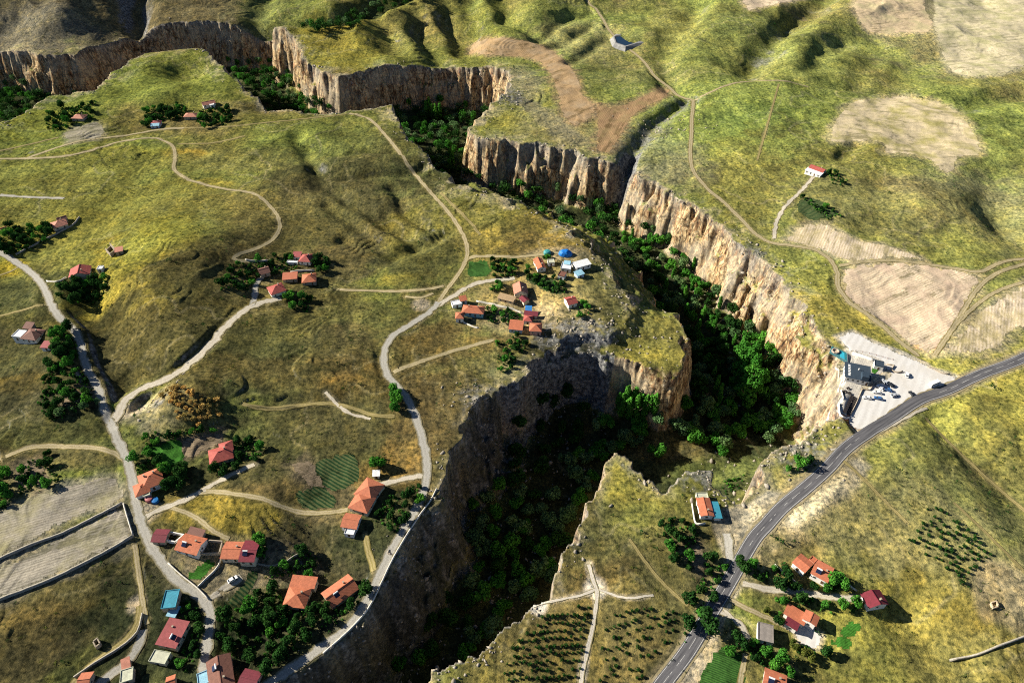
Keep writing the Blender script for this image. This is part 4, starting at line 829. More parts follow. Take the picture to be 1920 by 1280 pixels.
def house(name, label, p1, p2, W, h=2.8, kind='hip', rc='orange', wc='white', pitch=0.42, oh=0.45, wings=(), chim=1, solar=0, cat='house', group=None, wins=True, dL=0.0):
    c, L, a = place(p1, p2, h); L += dL
    if math.cos(a) < 0: a += math.pi
    cs = [(sx*L/2, sy*W/2) for sx in (-1, 1) for sy in (-1, 1)]
    zz = [ground(c[0]+x*math.cos(a)-y*math.sin(a), c[1]+x*math.sin(a)+y*math.cos(a)) for x, y in cs]
    z = float(np.mean(zz)+0.1)
    t = thing(name, label, cat, (c[0], c[1], z), a, group); HOUSES.append((c[0], c[1], max(L, W)))
    z0 = float(min(zz)-z-0.6)
    wing(t, L, W, h, kind, rc, wc, pitch, oh, chim=chim, solar=solar, wins=wins, z0=z0)
    for w_ in wings:
        w_ = dict(w_); loc = w_.pop('loc'); wing(t, w_.pop('L'), w_.pop('W'), w_.pop('h'), w_.pop('kind'), w_.pop('rc'), w_.pop('wc'), loc=loc, rz=R_(w_.pop('rz', 0)), z0=z0, **w_)
    return t
def W_(L, W, h, kind, rc, wc, x, y, rz=0, **k): return dict(L=L, W=W, h=h, kind=kind, rc=rc, wc=wc, loc=(x, y), rz=rz, **k)
FAR = 'farmhouses on the far left plateau'
house('farmhouse', 'red hip-roofed farmhouse among trees above the grey vineyard plot', (138,218), (159,218), 8.5, rc='salmon', wc='stone')
house('farmhouse', 'small pinkish house in front of the dense grove, white lower wall', (284,231), (301,229), 7, kind='hip', rc='rose', wc='white', wings=[W_(7, 3, 2.2, 'mono', 'sky', 'blue', 0, -4.8)])
house('farmhouse', 'salmon hip-roofed house right of the dense grove', (347,217), (370,215), 8, rc='salmon', wc='stone')
house('farmhouse', 'pink ridged house with white gable behind the plateau grove', (380,197), (402,190), 7, kind='gable', rc='salmon', wc='white', wings=[W_(4, 4, 2.6, 'flat', 'white', 'white', 2, -5)])
house('farmhouse', 'salmon-roofed house with a dark rear roof above the lower road bend', (98,424), (124,415), 9, rc='salmon', wc='cream', wings=[W_(6, 5, 3, 'gable', 'brown', 'stone', 3, 6)])
house('hut', 'tiny orange hut at the edge of the photo by the road trees', (2,431), (12,428), 5, 2.5, kind='gable', rc='orange', wc='cream', chim=0, cat='hut')
house('shed', 'small salmon-roofed shed joined to a roofless black pen', (217,471), (229,466), 4.6, 2.6, kind='mono', rc='salmon', wc='stone', chim=0, cat='shed', pitch=0.15)
house('farmhouse', 'house with bright red western roof slope above the dark roadside orchard', (152,502), (149,519), 12, kind='gable', rc='red', wc='cream', pitch=0.38, solar=0)
house('shed', 'little whitewashed shed beyond the red-sloped farmhouse', (184,503), (193,501), 3.6, 2.4, kind='flat', rc='white', wc='white', chim=0, cat='shed')
house('farmhouse', 'brown pyramid-roofed house with a white flat terrace roof', (50,628), (74,626), 9, rc='brown', wc='white', wings=[W_(6, 6, 2.8, 'flat', 'white', 'white', -8, -1), W_(5, 4, 2.8, 'mono', 'brown', 'stone', -7, 6)])
house('shed', 'small red-roofed shed beside the brown pyramid-roofed house', (82,649), (97,645), 4.6, 2.4, kind='mono', rc='rose', wc='white', chim=0, cat='shed', pitch=0.15)
house('farmhouse', 'red pyramid-roofed house over white walls, topmost of the hillside cluster', (564,484), (584,484), 8.5, 3.2, rc='red', wc='white', wings=[W_(5, 4, 3.0, 'mono', 'rose', 'white', -7, 3), W_(7, 2.2, 1.6, 'flat', 'white', 'white', -9, -3, wins=False)])
house('farmhouse', 'dull brownish house in shade at the head of the lane', (486,509), (504,506), 7, kind='gable', rc='brown', wc='stone')
house('barn', 'long plain orange roof in the middle of the hillside cluster', (531,519), (557,518), 6.5, 2.8, kind='mono', rc='orange', wc='stone', chim=0, cat='barn', pitch=0.12)
house('farmhouse', 'hip-roofed house with orange western slope and dark eastern slope in the cluster', (567,522), (592,521), 9, rc='orange', wc='stone')
house('farmhouse', 'red hip-roofed house on tall white walls above the lane junction', (505,546), (532,540), 9, 3.4, rc='red', wc='white')
house('farmhouse', 'red house with crossing roof ridges behind the green crop plot', (393,857), (435,846), 9, rc='red', wc='stone', wings=[W_(6, 6, 2.8, 'hip', 'red', 'stone', 3, 4, 90)])
house('farmhouse', 'large orange hip-roofed house on the road above the two grey fields', (262,905), (303,890), 10, 3.0, rc='orange', wc='white', chim=2, wings=[W_(7, 6, 2.9, 'hip', 'orange', 'white', -5, -3.5, 90)])
house('shed', 'pale flat-roofed annex below the large orange house', (268,924), (281,922), 4.6, 2.4, kind='flat', rc='pale', wc='white', chim=0, cat='shed')
house('shed', 'small maroon-roofed outbuilding with a walled yard by the road', (290,1004), (313,1004), 6.0, 2.5, kind='gable', rc='maroon', wc='stone', chim=0, cat='shed', pitch=0.25)
house('farmhouse', 'orange-roofed house with white front wall between two walled yards', (338,1014), (378,1026), 8, 3.0, kind='gable', rc='orange', wc='white', solar=1, pitch=0.32, wings=[W_(7, 3.4, 2.6, 'mono', 'brown', 'stone', -1, 5.6, wins=False)])
house('farmhouse', 'two-part house, bright orange roof joined to a maroon roof', (420,1031), (453,1031), 8, 2.9, kind='gable', rc='orange', wc='cream', pitch=0.25, wings=[W_(6.4, 10, 3.1, 'gable', 'maroon', 'cream', 7.8, -0.4, 0, solar=1, pitch=0.22)])
house('farmhouse', 'orange hip-roofed house with a second slab roof behind, in the orchard', (538,1118), (576,1119), 8.6, 3.2, rc='orange', wc='cream', chim=1, wings=[W_(10.5, 4.6, 3.2, 'mono', 'orange', 'cream', 0.6, 7.0, 0, pitch=0.12)])
house('farmhouse', 'narrow orange house set diagonally beside the canyon road', (613,1124), (662,1091), 8.5, 3.0, kind='gable', rc='orange', wc='stone', solar=1, pitch=0.40)
house('barn', 'teal flat-roofed barn below the village road', (312,1123), (328,1122), 8.0, 2.8, kind='flat', rc='teal', wc='stone', chim=0, cat='barn', dL=2.4)
house('farmhouse', 'long rose-red roofed house with solar heater and pale porch', (336,1162), (312,1211), 8.0, 3.2, kind='mono', rc='rose', wc='cream', solar=1, pitch=0.10, wings=[W_(4.2, 3.2, 2.6, 'mono', 'sky', 'teal', 9.0, 5.0, 0, wins=False, pitch=0.1), W_(4.6, 7.0, 2.4, 'flat', 'pale', 'cream', -9.6, 0.6, 0)])
house('farmhouse', 'dark red house with blue-white solar panels at the bottom of the photo', (411,1236), (416,1288), 8.6, 3.2, kind='gable', rc='brown', wc='rose', pitch=0.3, solar=1, wings=[W_(4.5, 4.5, 2.4, 'mono', 'teal', 'stone', 6.0, -7.0, 0, wins=False, pitch=0.1), W_(5, 5, 2.8, 'flat', 'sky', 'white', -1.0, -6.0)])
house('shed', 'low dark red shed right of the house with blue-white panels', (454,1271), (482,1276), 6.5, 2.6, kind='gable', rc='maroon', wc='rose', chim=0, cat='shed', pitch=0.25)
house('hut', 'orange-roofed hut cut by the lower left edge of the photo', (150,1277), (170,1275), 6, 2.6, kind='gable', rc='orange', wc='stone', chim=0, cat='hut')
house('shed', 'small pinkish lean-to beside the lower left lane', (230,1246), (243,1241), 3.6, 2.2, kind='mono', rc='salmon', wc='stone', chim=0, cat='shed', pitch=0.15)
house('shed', 'pale flat store at the bottom of the lower left lane', (226,1268), (250,1262), 5.0, 2.2, kind='flat', rc='pale', wc='stone', chim=0, cat='shed')
house('shed', 'tiny orange roof peeping up at the bottom edge left of the road', (314,1279), (328,1275), 4, 2.4, kind='gable', rc='orange', wc='stone', chim=0, cat='shed')
house('villa', 'large orange villa with two crossing hip roofs beside the canyon road', (681,912), (704,922), 10.5, 3.2, rc='orange', wc='cream', chim=0, wings=[W_(9.5, 9.0, 3.0, 'hip', 'orange', 'cream', 1.2, -7.5, 8)], cat='villa', dL=2.5)
house('farmhouse', 'orange gabled house over white walls just below the large villa', (645,975), (672,978), 7.0, 3.0, kind='gable', rc='orange', wc='white', pitch=0.3, chim=0, wings=[W_(4.4, 2.6, 2.0, 'flat', 'white', 'white', 1, -5.2)])
house('hut', 'tiny white hut under the lone tree beside the canyon road', (700,888), (711,887), 3.0, 2.2, kind='mono', rc='white', wc='white', chim=0, cat='hut', pitch=0.12)
house('farmhouse', 'orange house with a blue awning on the promontory knoll', (1318,935), (1326,966), 5.6, 3.0, kind='gable', rc='orange', wc='white', pitch=0.22, chim=1, wings=[W_(8.4, 3.0, 2.5, 'mono', 'teal', 'white', 1.2, 5.0, 0, wins=False, pitch=-0.1), W_(3.6, 5.2, 2.2, 'flat', 'pale', 'cream', -6.6, 0.2)])
house('farmhouse', 'orange roofed house with small rooftop box, upper left of the roadside pair', (1495,1046), (1516,1064), 6.2, 3.0, kind='gable', rc='orange', wc='white', pitch=0.2, chim=0, wings=[W_(2.4, 2.4, 3.4, 'flat', 'orange', 'stone', 2.0, 4.6)])
house('farmhouse', 'broad orange roof with dark solar tank, lower right of the roadside pair', (1527,1063), (1556,1079), 7.4, 3.2, kind='mono', rc='orange', wc='white', pitch=0.06, solar=1, chim=1)
house('cabin', 'maroon metal-roofed gabled cabin at the end of the gravel drive', (1646,1136), (1633,1109), 8.4, 3.0, kind='gable', rc='maroon', wc='white', pitch=0.35, chim=1, cat='cabin')
house('farmhouse', 'stepped orange and maroon house above the paved yard', (1524,1150), (1517,1166), 5.0, 4.6, kind='gable', rc='orange', wc='white', pitch=0.2, chim=0, wings=[W_(5, 8, 2.6, 'mono', 'orange', 'white', -1.0, 5.5, 0, pitch=0.06), W_(4.4, 4.6, 2.6, 'mono', 'maroon', 'white', -5.2, 5.4, 0, pitch=0.08)])
house('store', 'low grey flat-roofed store with white front beside the drive', (1421,1182), (1449,1190), 7.6, 2.2, kind='flat', rc='grey', wc='white', chim=0, cat='store')
house('farmhouse', 'orange-roofed house with dark rear wall at the bottom right edge', (1434,1267), (1471,1283), 6.6, 3.0, kind='gable', rc='orange', wc='white', pitch=0.25, solar=1)
house('farmhouse', 'lone house with red roof and bluish white front slope on the right plateau', (1520,313), (1546,320), 7.0, 3.0, kind='gable', rc='red', wc='white', pitch=0.35, wings=[W_(13, 4.5, 2.2, 'mono', 'white', 'white', 0, -5.6, 0, pitch=0.2)])
# the hamlet on the knoll
house('farmhouse', 'orange house with white gable at the upper edge of the hamlet gardens', (1008,486), (1016,503), 5.6, 3.2, kind='gable', rc='orange', wc='white', pitch=0.4)
house('shed', 'small pale flat roof between the orange gable house and blue shed', (1027,491), (1039,489), 4.0, 2.4, kind='flat', rc='pale', wc='white', chim=0, cat='shed')
house('shed', 'square white flat-roofed shed with a blue tarpaulin in the hamlet', (1053,497), (1071,500), 7.0, 3.0, kind='flat', rc='white', wc='white', chim=0, cat='shed', wings=[W_(3.6, 2.4, 3.4, 'mono', 'sky', 'blue', 0, 2.6, 0, wins=False)])
house('barn', 'long white-roofed barn on the canyon side of the hamlet', (1077,498), (1104,491), 5.6, 3.0, kind='mono', rc='white', wc='white', chim=0, cat='barn', pitch=0.1)
house('shed', 'brownish square shed just below the white flat-roofed shed', (1048,513), (1060,515), 5.0, 2.8, kind='flat', rc='brown', wc='white', chim=0, cat='shed')
house('shed', 'little light blue lean-to under the long white barn', (1080,514), (1092,511), 4.0, 2.4, kind='mono', rc='sky', wc='blue', chim=0, cat='shed', pitch=0.2)
house('farmhouse', 'house with salmon western slope and brown eastern slope, cream gable', (974,533), (977,551), 8.4, 3.2, kind='gable', rc='salmon', wc='cream', pitch=0.5, chim=1)
house('shed', 'maroon gabled shed below the cream gable house', (979,557), (987,565), 4.0, 2.6, kind='gable', rc='maroon', wc='cream', chim=0, cat='shed')
house('barn', 'low tan stone barn left of the cream gable house', (936,555), (964,562), 4.6, 2.4, kind='mono', rc='tan', wc='tan', chim=0, cat='barn', pitch=0.12)
house('farmhouse', 'lone red house at the right end of the hamlet', (1062,566), (1078,561), 7.0, 3.2, kind='gable', rc='red', wc='white', pitch=0.4)
house('farmhouse', 'small orange hip-roofed white house at the left end of the hamlet', (855,591), (869,591), 5.6, 3.4, rc='orange', wc='white', chim=0)
house('farmhouse', 'long orange-roofed house with teal front beside the small hip-roofed house', (868,578), (907,582), 7.0, 3.2, kind='hip', rc='orange', wc='teal', chim=2)
house('shed', 'white flat-roofed shed with an orange lean-to above the long orange house', (847,569), (864,567), 4.4, 2.4, kind='flat', rc='white', wc='white', chim=0, cat='shed', wings=[W_(4, 3.4, 2.6, 'mono', 'orange', 'white', 5, 2.0)])
house('farmhouse', 'small red house wedged between the blue awning and two orange roofs', (983,596), (998,597), 5.0, 3.0, rc='red', wc='white', chim=0, wings=[W_(8, 2.6, 2.6, 'mono', 'maroon', 'cream', 1.0, 4.8)])
house('shed', 'blue-roofed lean-to above the small wedged red house', (986,581), (996,581), 4.0, 2.6, kind='mono', rc='blue', wc='blue', chim=0, cat='shed')
house('farmhouse', 'plain orange slab-roofed house with blue front, lowest in the hamlet', (956,610), (980,611), 7.4, 3.0, kind='mono', rc='orange', wc='blue', chim=0, pitch=0.16)
house('farmhouse', 'orange hip-roofed house with brick-red front wall, lowest in the hamlet', (994,613), (1015,614), 7.0, 3.6, rc='orange', wc='rose', chim=0)
# roofless pens and the ruin
def pen(label, pts, h, m='stone', name='stone_pen', cat='pen', th=0.45, group=None):
    p = at(pts); c = p.mean(0); z = float(p[:, 2].min())
    b = MB(); n = len(p)
    for i in range(n):
        a, q2 = p[i], p[(i+1) % n]; d = (q2-a)[:2]; L = np.linalg.norm(d); d /= L; nn = np.array((-d[1], d[0]))*th/2
        aa = a[:2]+d*th/2; bb = q2[:2]+d*(-th/2-0.003) if i % 2 else q2[:2]+d*th/2
        r = [aa-nn, bb-nn, bb+nn, aa+nn]
        zb = min(a[2], q2[2])-c[2]-0.8; zt = max(a[2], q2[2])-c[2]+h+0.003*i
        b.prism([(x-c[0], y-c[1], zb) for x, y in r], [(x-c[0], y-c[1], zt) for x, y in r])
    return tag(b.build(name, WALL[m], None, tuple(c)), label, cat, group)
pen('roofless black-shadowed stone pen on the open slope', [(201,474),(210,466),(219,472),(210,482)], 2.4)
pen('small ruined stone hut alone on the right hillside', [(1856,1131),(1866,1128),(1870,1138),(1860,1141)], 1.1, 'tan', 'ruined_hut', 'ruin')
pen('small dark stone hut without roof on the lower left slope', [(178,1206),(186,1200),(191,1210),(183,1216)], 2.2)
pen('walled yard right of the small maroon outbuilding', [(314,998),(346,1005),(330,1018),(309,1014)], 1.5, 'white', 'walled_yard', 'yard')
pen('walled yard between the orange house and the two-part house', [(382,1014),(418,1018),(414,1040),(378,1040)], 1.5, 'stone', 'walled_yard', 'yard')
# pond-like pit with sloping bare sides far up the track
pp = at([(1150,66),(1166,60),(1183,58),(1196,68),(1209,79),(1198,87),(1172,98),(1148,88),(1143,74)]); c = pp.mean(0)
b = MB(); Q = pp-c; n_ = len(Q)
for i in range(n_):
    a_, q2 = Q[i], Q[(i+1) % n_]; zt = 1.1
    b.poly([(a_[0], a_[1], a_[2]-0.3), (q2[0], q2[1], q2[2]-0.3), (q2[0]*0.80, q2[1]*0.80, zt), (a_[0]*0.80, a_[1]*0.80, zt)])
    b.poly([(a_[0]*0.80, a_[1]*0.80, zt), (q2[0]*0.80, q2[1]*0.80, zt), (q2[0]*0.72, q2[1]*0.72, zt), (a_[0]*0.72, a_[1]*0.72, zt)])
    b.poly([(a_[0]*0.72, a_[1]*0.72, zt), (q2[0]*0.72, q2[1]*0.72, zt), (q2[0]*0.50, q2[1]*0.50, -1.2), (a_[0]*0.50, a_[1]*0.50, -1.2)])
t = thing('reservoir', 'grey embanked reservoir with dark water beside the far track', 'reservoir', tuple(c)); b.build('embankment', plain('embankment', (0.24, 0.235, 0.225), 0.9, 0.4, 0.3), t)
wm_, nt = mat('dark_water'); finish(nt, (0.006, 0.018, 0.034), 0.08, 0.5)
MB().poly([(x*0.66, y*0.66, 0.2) for x, y in (pp-c)[:, :2]]).build('water', wm_, t)
# domes and tanks
def lathe(prof, n=16):
    b = MB(); rings = []
    for r, z in prof:
        rings.append([(r*math.cos(2*math.pi*k/n), r*math.sin(2*math.pi*k/n), z) for k in range(n)])
    i0 = 0
    for rg in rings: b.v += rg
    for a in range(len(rings)-1):
        for k in range(n): b.f.append((a*n+k, a*n+(k+1) % n, (a+1)*n+(k+1) % n, (a+1)*n+k))
    b.f.append(tuple(range((len(rings)-1)*n, len(rings)*n))); return b
g = at([(1060,477)])[0]
tb = lathe([(4.3, -0.3), (4.2, 0.8), (3.7, 2.0), (2.7, 3.0), (1.4, 3.6), (0.1, 3.8)], 14)
tb.v = [(x*1.15+0.25*math.sin(3*y), y*0.85, z+0.15*math.sin(2*x)) for x, y, z in tb.v]
tag(tb.build('tarpaulin_tent', plain('blue_tarpaulin', (0.012, 0.16, 0.52), 0.5, 0.35, 0.7), None, tuple(g)), 'bright blue domed tarpaulin shelter at the top of the hamlet', 'tent')
g = at([(1026,475)])[0]; tag(lathe([(2.6, -0.3), (2.6, 1.5), (1.9, 2.2), (0.1, 2.5)], 14).build('tarpaulin_tent', plain('green_tarpaulin', (0.05, 0.26, 0.27), 0.5, 0.35, 0.7), None, tuple(g)), 'small sea-green covered heap left of the blue domed shelter', 'tent')
g = at([(281,938)])[0]; tag(lathe([(1.7, -0.3), (1.7, 2.0), (0.1, 2.3)], 16).build('water_tank', plain('red_tank', (0.38, 0.12, 0.12), 0.5), None, tuple(g)), 'round dull red tank below the pale annex', 'tank')
g = at([(292,940)])[0]; tag(lathe([(1.6, -0.3), (1.6, 1.6), (0.1, 1.8)], 16).build('water_tank', plain('blue_tank', (0.02, 0.16, 0.42), 0.4), None, tuple(g)), 'round blue tank beside the dull red tank', 'tank')

# ------------------------------------------------------------------ stone walls
wall_m = plain('dry_stone', (0.36, 0.33, 0.27), 0.95, 0.45, 1.6, 0.05, 0, (0.14, 0.13, 0.10))
wall_m2 = plain('rendered_wall', (0.62, 0.58, 0.50), 0.9, 0.3, 0.7, 0.1, 0, (0.36, 0.33, 0.27))
def stonewall(label, px, h=1.0, th=0.5, m=None, name='stone_wall', jag=0.12):
    tr = catmull(at(catmull(px, 12))[:, :2], 1.6); d = np.gradient(tr, axis=0); d /= np.linalg.norm(d, axis=1)[:, None]+1e-9; nn = np.stack([-d[:, 1], d[:, 0]], 1)*th/2
    z = ground(tr[:, 0], tr[:, 1]); n = len(tr); c = np.array((tr[:, 0].mean(), tr[:, 1].mean(), z.mean())); zt = z+h*(1+rng.uniform(-jag, jag, n))
    V = np.zeros((n, 4, 3)); V[:, 0, :2] = V[:, 1, :2] = tr-nn; V[:, 2, :2] = V[:, 3, :2] = tr+nn
    V[:, 0, 2] = V[:, 3, 2] = z-0.4; V[:, 1, 2] = V[:, 2, 2] = zt; V -= c
    Fq = []
    for i in range(n-1):
        for k in range(3): Fq.append((i*4+k, i*4+k+1, (i+1)*4+k+1, (i+1)*4+k))
    Fq += [(0, 3, 2, 1), ((n-1)*4, (n-1)*4+1, (n-1)*4+2, (n-1)*4+3)]
    return tag(link(name, mesh_np(name, V.reshape(-1, 3), Fq), None, m or wall_m, tuple(c)), label, 'wall')
stonewall('dry stone wall between the two grey fallow fields', [(-20,1058),(60,1022),(120,1000),(180,970),(231,944)], 1.3, 0.8)
stonewall('dry stone wall along the lower edge of the grey fallow fields', [(-20,1132),(90,1090),(180,1046),(250,1006)], 1.4, 0.8)
stonewall('pale wall on the road side of the lower grey field', [(232,944),(241,975),(250,1004)], 1.2, 0.5, wall_m2)
stonewall('pale retaining wall on the canyon side of the lower road', [(819,917),(808,938),(790,962),(768,995),(738,1046),(712,1100),(690,1142),(655,1182),(606,1225)], 0.9, 0.5, wall_m2)
stonewall('low wall along the road below the triangular green plot', [(316,1056),(340,1078),(370,1102),(392,1124)], 1.0, 0.4, wall_m2)
stonewall('garden wall climbing from the road to the two-part house', [(372,1100),(395,1078),(411,1060),(420,1022)], 1.0, 0.4, wall_m2)
stonewall('curved dark wall below the fallow yard right of the two-part house', [(478,1056),(510,1062),(540,1052),(560,1040),(573,1028)], 1.2, 0.4)
stonewall('field wall beside the worn path at the lower left', [(268,1150),(258,1185),(225,1215),(180,1242),(140,1270)], 1.0, 0.6)
stonewall('stone wall climbing the slope at the right edge', [(1780,1238),(1830,1228),(1870,1212),(1930,1190)], 1.1, 0.7)
stonewall('garden wall below the lane in the hillside cluster', [(460,488),(480,490),(502,489)], 1.0, 0.5, wall_m2)
stonewall('garden wall behind the hip-roofed house of the hillside cluster', [(545,512),(565,509),(590,508)], 1.4, 0.5, wall_m2)
stonewall('curving garden wall through the middle of the hamlet', [(893,566),(915,570),(935,575),(960,580),(980,588)], 1.3, 0.5, wall_m2)
stonewall('garden wall below the long orange house of the hamlet', [(868,604),(884,612),(898,616)], 1.0, 0.5, wall_m2)
stonewall('white yard wall left of the house with blue awning', [(1297,945),(1300,965),(1305,983),(1322,982)], 1.3, 0.4, wall_m2)
stonewall('garden wall above the gravel drive on the right', [(1452,1058),(1470,1075),(1490,1090),(1505,1105)], 0.8, 0.35, wall_m2)
stonewall('low wall between the cabin and the roadside pair of houses', [(1575,1085),(1592,1098),(1606,1108)], 0.8, 0.35, wall_m2)
stonewall('lane-side wall of the red-sloped farmhouse', [(88,528),(110,528),(125,521)], 1.0, 0.4, wall_m2)
stonewall('hillside wall along the trees above the lower road bend', [(30,478),(75,455),(105,440),(140,420),(150,408)], 1.1, 0.5)

# ------------------------------------------------------------------ cafe on the cliff edge
c, L, a = place((1586,693), (1630,702), 4.0); 
t = thing('cafe', 'dark slate-roofed cafe beside the white car park on the cliff edge', 'cafe', (c[0], c[1], float(ground(c[0], c[1]))+0.1), a)
Wc = 10.5; wall_shape(MB(), L, Wc, 3.6, 'flat', 0, -3.0).build('wall', WALL['white'], t)
rb = MB(); rb.prism([(-L/2-0.7, -Wc/2-0.7, 3.6), (L/2+0.7, -Wc/2-0.7, 3.6), (L/2+0.7, Wc/2+0.7, 4.6), (-L/2-0.7, Wc/2+0.7, 4.6)], [(-L/2-0.7, -Wc/2-0.7, 3.85), (L/2+0.7, -Wc/2-0.7, 3.85), (L/2+0.7, Wc/2+0.7, 4.85), (-L/2-0.7, Wc/2+0.7, 4.85)])
ro = rb.build('roof', ROOF['slate'], t)
zr = lambda y: 3.85+(y+Wc/2+0.7)/(Wc+1.4)*1.0
sk_ = MB()
for i, (w0, w1) in enumerate(((-4.2, -3.1), (-2.7, -1.9), (-1.5, -0.5), (-0.1, 0.6), (1.0, 2.0), (2.4, 3.0), (3.3, 4.2))):
    sk_.prism([(-5.0, w0, zr(w0)+0.01), (-3.9+0.2*(i % 2), w0, zr(w0)+0.01), (-3.9+0.2*(i % 2), w1, zr(w1)+0.01), (-5.0, w1, zr(w1)+0.01)], [(-5.0, w0, zr(w0)+0.07), (-3.9+0.2*(i % 2), w0, zr(w0)+0.07), (-3.9+0.2*(i % 2), w1, zr(w1)+0.07), (-5.0, w1, zr(w1)+0.07)])
sk_.build('roof_sign', tank_m, ro)
MB().box(1.6, 5.2, -5.9, -1.2, 3.3, 6.6).build('stair_tower', ROOF['slate'], t)
MB().box(0.2, 0.75, 1.0, 1.55, 4.0, 5.7).build('chimney', WALL['white'], ro)
for i in range(5): inst('window', WIN, t, (-L/2+1.5+i*2.6, -Wc/2-0.03, 1.9))
inst('door', DOOR, t, (L/2-0.9, -Wc/2-0.03, 0.0))
for i in range(3): inst('window', WIN, t, (-L/2-0.03, -3+i*3, 1.9), -math.pi/2)
house('kiosk', 'small dark-roofed kiosk behind the slate-roofed cafe', (1640,680), (1657,684), 4.6, 2.8, kind='flat', rc='slate', wc='white', chim=0, cat='kiosk')
# viewing deck
pd = at([(1588,683),(1586,664),(1556,657),(1550,672)]); zd = float(pd[0][2])+1.0; c = pd.mean(0); c[2] = zd
t = thing('viewing_deck', 'teal viewing deck standing out over the cliff beside the cafe', 'deck', (c[0], c[1], zd))
dk = [(x-c[0], y-c[1]) for x, y, _ in pd]
A_, B_ = np.array(dk[0]), np.array(dk[1]); D_, C_ = np.array(dk[3]), np.array(dk[2]); far = lambda k, s: tuple(((A_*(1-s)+B_*s)*(1-k)+(D_*(1-s)+C_*s)*k))
deck_m = plain('deck_teal', (0.035, 0.17, 0.19), 0.5, 0.3, 0.8); pool_m = plain('deck_light', (0.04, 0.36, 0.48), 0.3, 0.2, 0.5)
q4 = [far(0, 0), far(0, 1), far(1, 1), far(1, 0)]
b = MB().prism([(x, y, -0.35) for x, y in q4], [(x, y, 0.0) for x, y in q4]); b.build('floor', deck_m, t)
q5 = [far(0.15, 0.2), far(0.15, 0.85), far(0.42, 0.85), far(0.42, 0.2)]
MB().prism([(x, y, 0.02) for x, y in q5], [(x, y, 0.10) for x, y in q5]).build('glass_floor', pool_m, t)
cx, cy = far(0.72, 0.5); lb = lathe([(2.2, 0.02), (2.2, 0.9), (1.7, 0.9), (1.7, 0.1), (0.05, 0.1)], 8); lb.v = [(x+cx, y+cy, z) for x, y, z in lb.v]; lb.build('round_seat', plain('seat_stone', (0.45, 0.36, 0.28)), t)
rl = MB()
for i in range(4):
    p, q2 = np.array(q4[i]), np.array(q4[(i+1) % 4]); n = max(2, int(np.linalg.norm(q2-p)/1.5))
    for z_ in (0.55, 1.05): rl.tube((*p, z_), (*q2, z_), 0.035, 0.035, 5)
    for k in range(n): s = p+(q2-p)*k/n; rl.tube((*s, 0.0), (*s, 1.06), 0.04, 0.04, 5)
rl.build('railing', metal_m, t)
# lawn, low walls, rope fences of the cafe
tag(MB().prism([tuple(v)[:2]+(v[2]+0.05,) for v in at([(1636,689),(1647,694),(1640,701),(1634,697)])], [tuple(v)[:2]+(v[2]+0.22,) for v in at([(1636,689),(1647,694),(1640,701),(1634,697)])]).build('lawn_bed', FM['lush'], None), 'small square lawn at the corner of the slate-roofed cafe', 'lawn')
stonewall('white low wall along the front edge of the cafe terrace', [(1555,774),(1575,779),(1592,784)], 1.1, 0.5, WALL['white'], 'low_wall', 0.0)
stonewall('white parapet along the cliff side of the cafe terrace', [(1556,772),(1580,750),(1572,733),(1577,718)], 1.0, 0.35, WALL['white'], 'low_wall', 0.0)
stonewall('cream parapet on the cliff side of the cafe building', [(1566,690),(1572,706),(1578,718)], 1.0, 0.35, WALL['cream'], 'low_wall', 0.0)
stonewall('long dark-topped wall behind the cafe', [(1597,664),(1618,670),(1638,677)], 1.6, 0.7, WALL['white'], 'low_wall', 0.0)
stonewall('dark stepped wall between the cafe terrace and the car park', [(1594,779),(1606,755),(1618,730),(1630,732),(1640,718),(1652,716)], 0.8, 0.5, WALL['stone'], 'low_wall', 0.05)
stonewall('dark crooked wall at the kiosk end of the car park', [(1662,684),(1676,686),(1670,694),(1682,699),(1692,697)], 0.9, 0.5, WALL['stone'], 'low_wall', 0.05)
stonewall('dark kerb wall at the upper edge of the car park', [(1737,688),(1750,692),(1765,700),(1780,702)], 0.8, 0.5, WALL['stone'], 'low_wall', 0.05)
def fence(label, px, gap=2.0, h=1.0):
    tr = catmull(at(catmull(px, 10))[:, :2], gap); z = ground(tr[:, 0], tr[:, 1]); c = (tr[0, 0], tr[0, 1], z[0]); t = thing('rope_fence', label, 'fence', c)
    r = MB()
    P = [(x-c[0], y-c[1], zz-c[2]) for (x, y), zz in zip(tr, z)]
    for p in P: MB().tube((p[0], p[1], p[2]-0.2), (p[0], p[1], p[2]+h), 0.16, 0.13, 6).build('post', ROOF['brown'], t)
    for p, q2 in zip(P[:-1], P[1:]): r.tube((p[0], p[1], p[2]+h*0.8), (q2[0], q2[1], q2[2]+h*0.8), 0.05, 0.05, 4)
    r.build('rope', ROOF['brown'], t); return t
fence('row of brown posts across the top of the car park', [(1604,658),(1630,663),(1655,670),(1674,675)], 2.4)
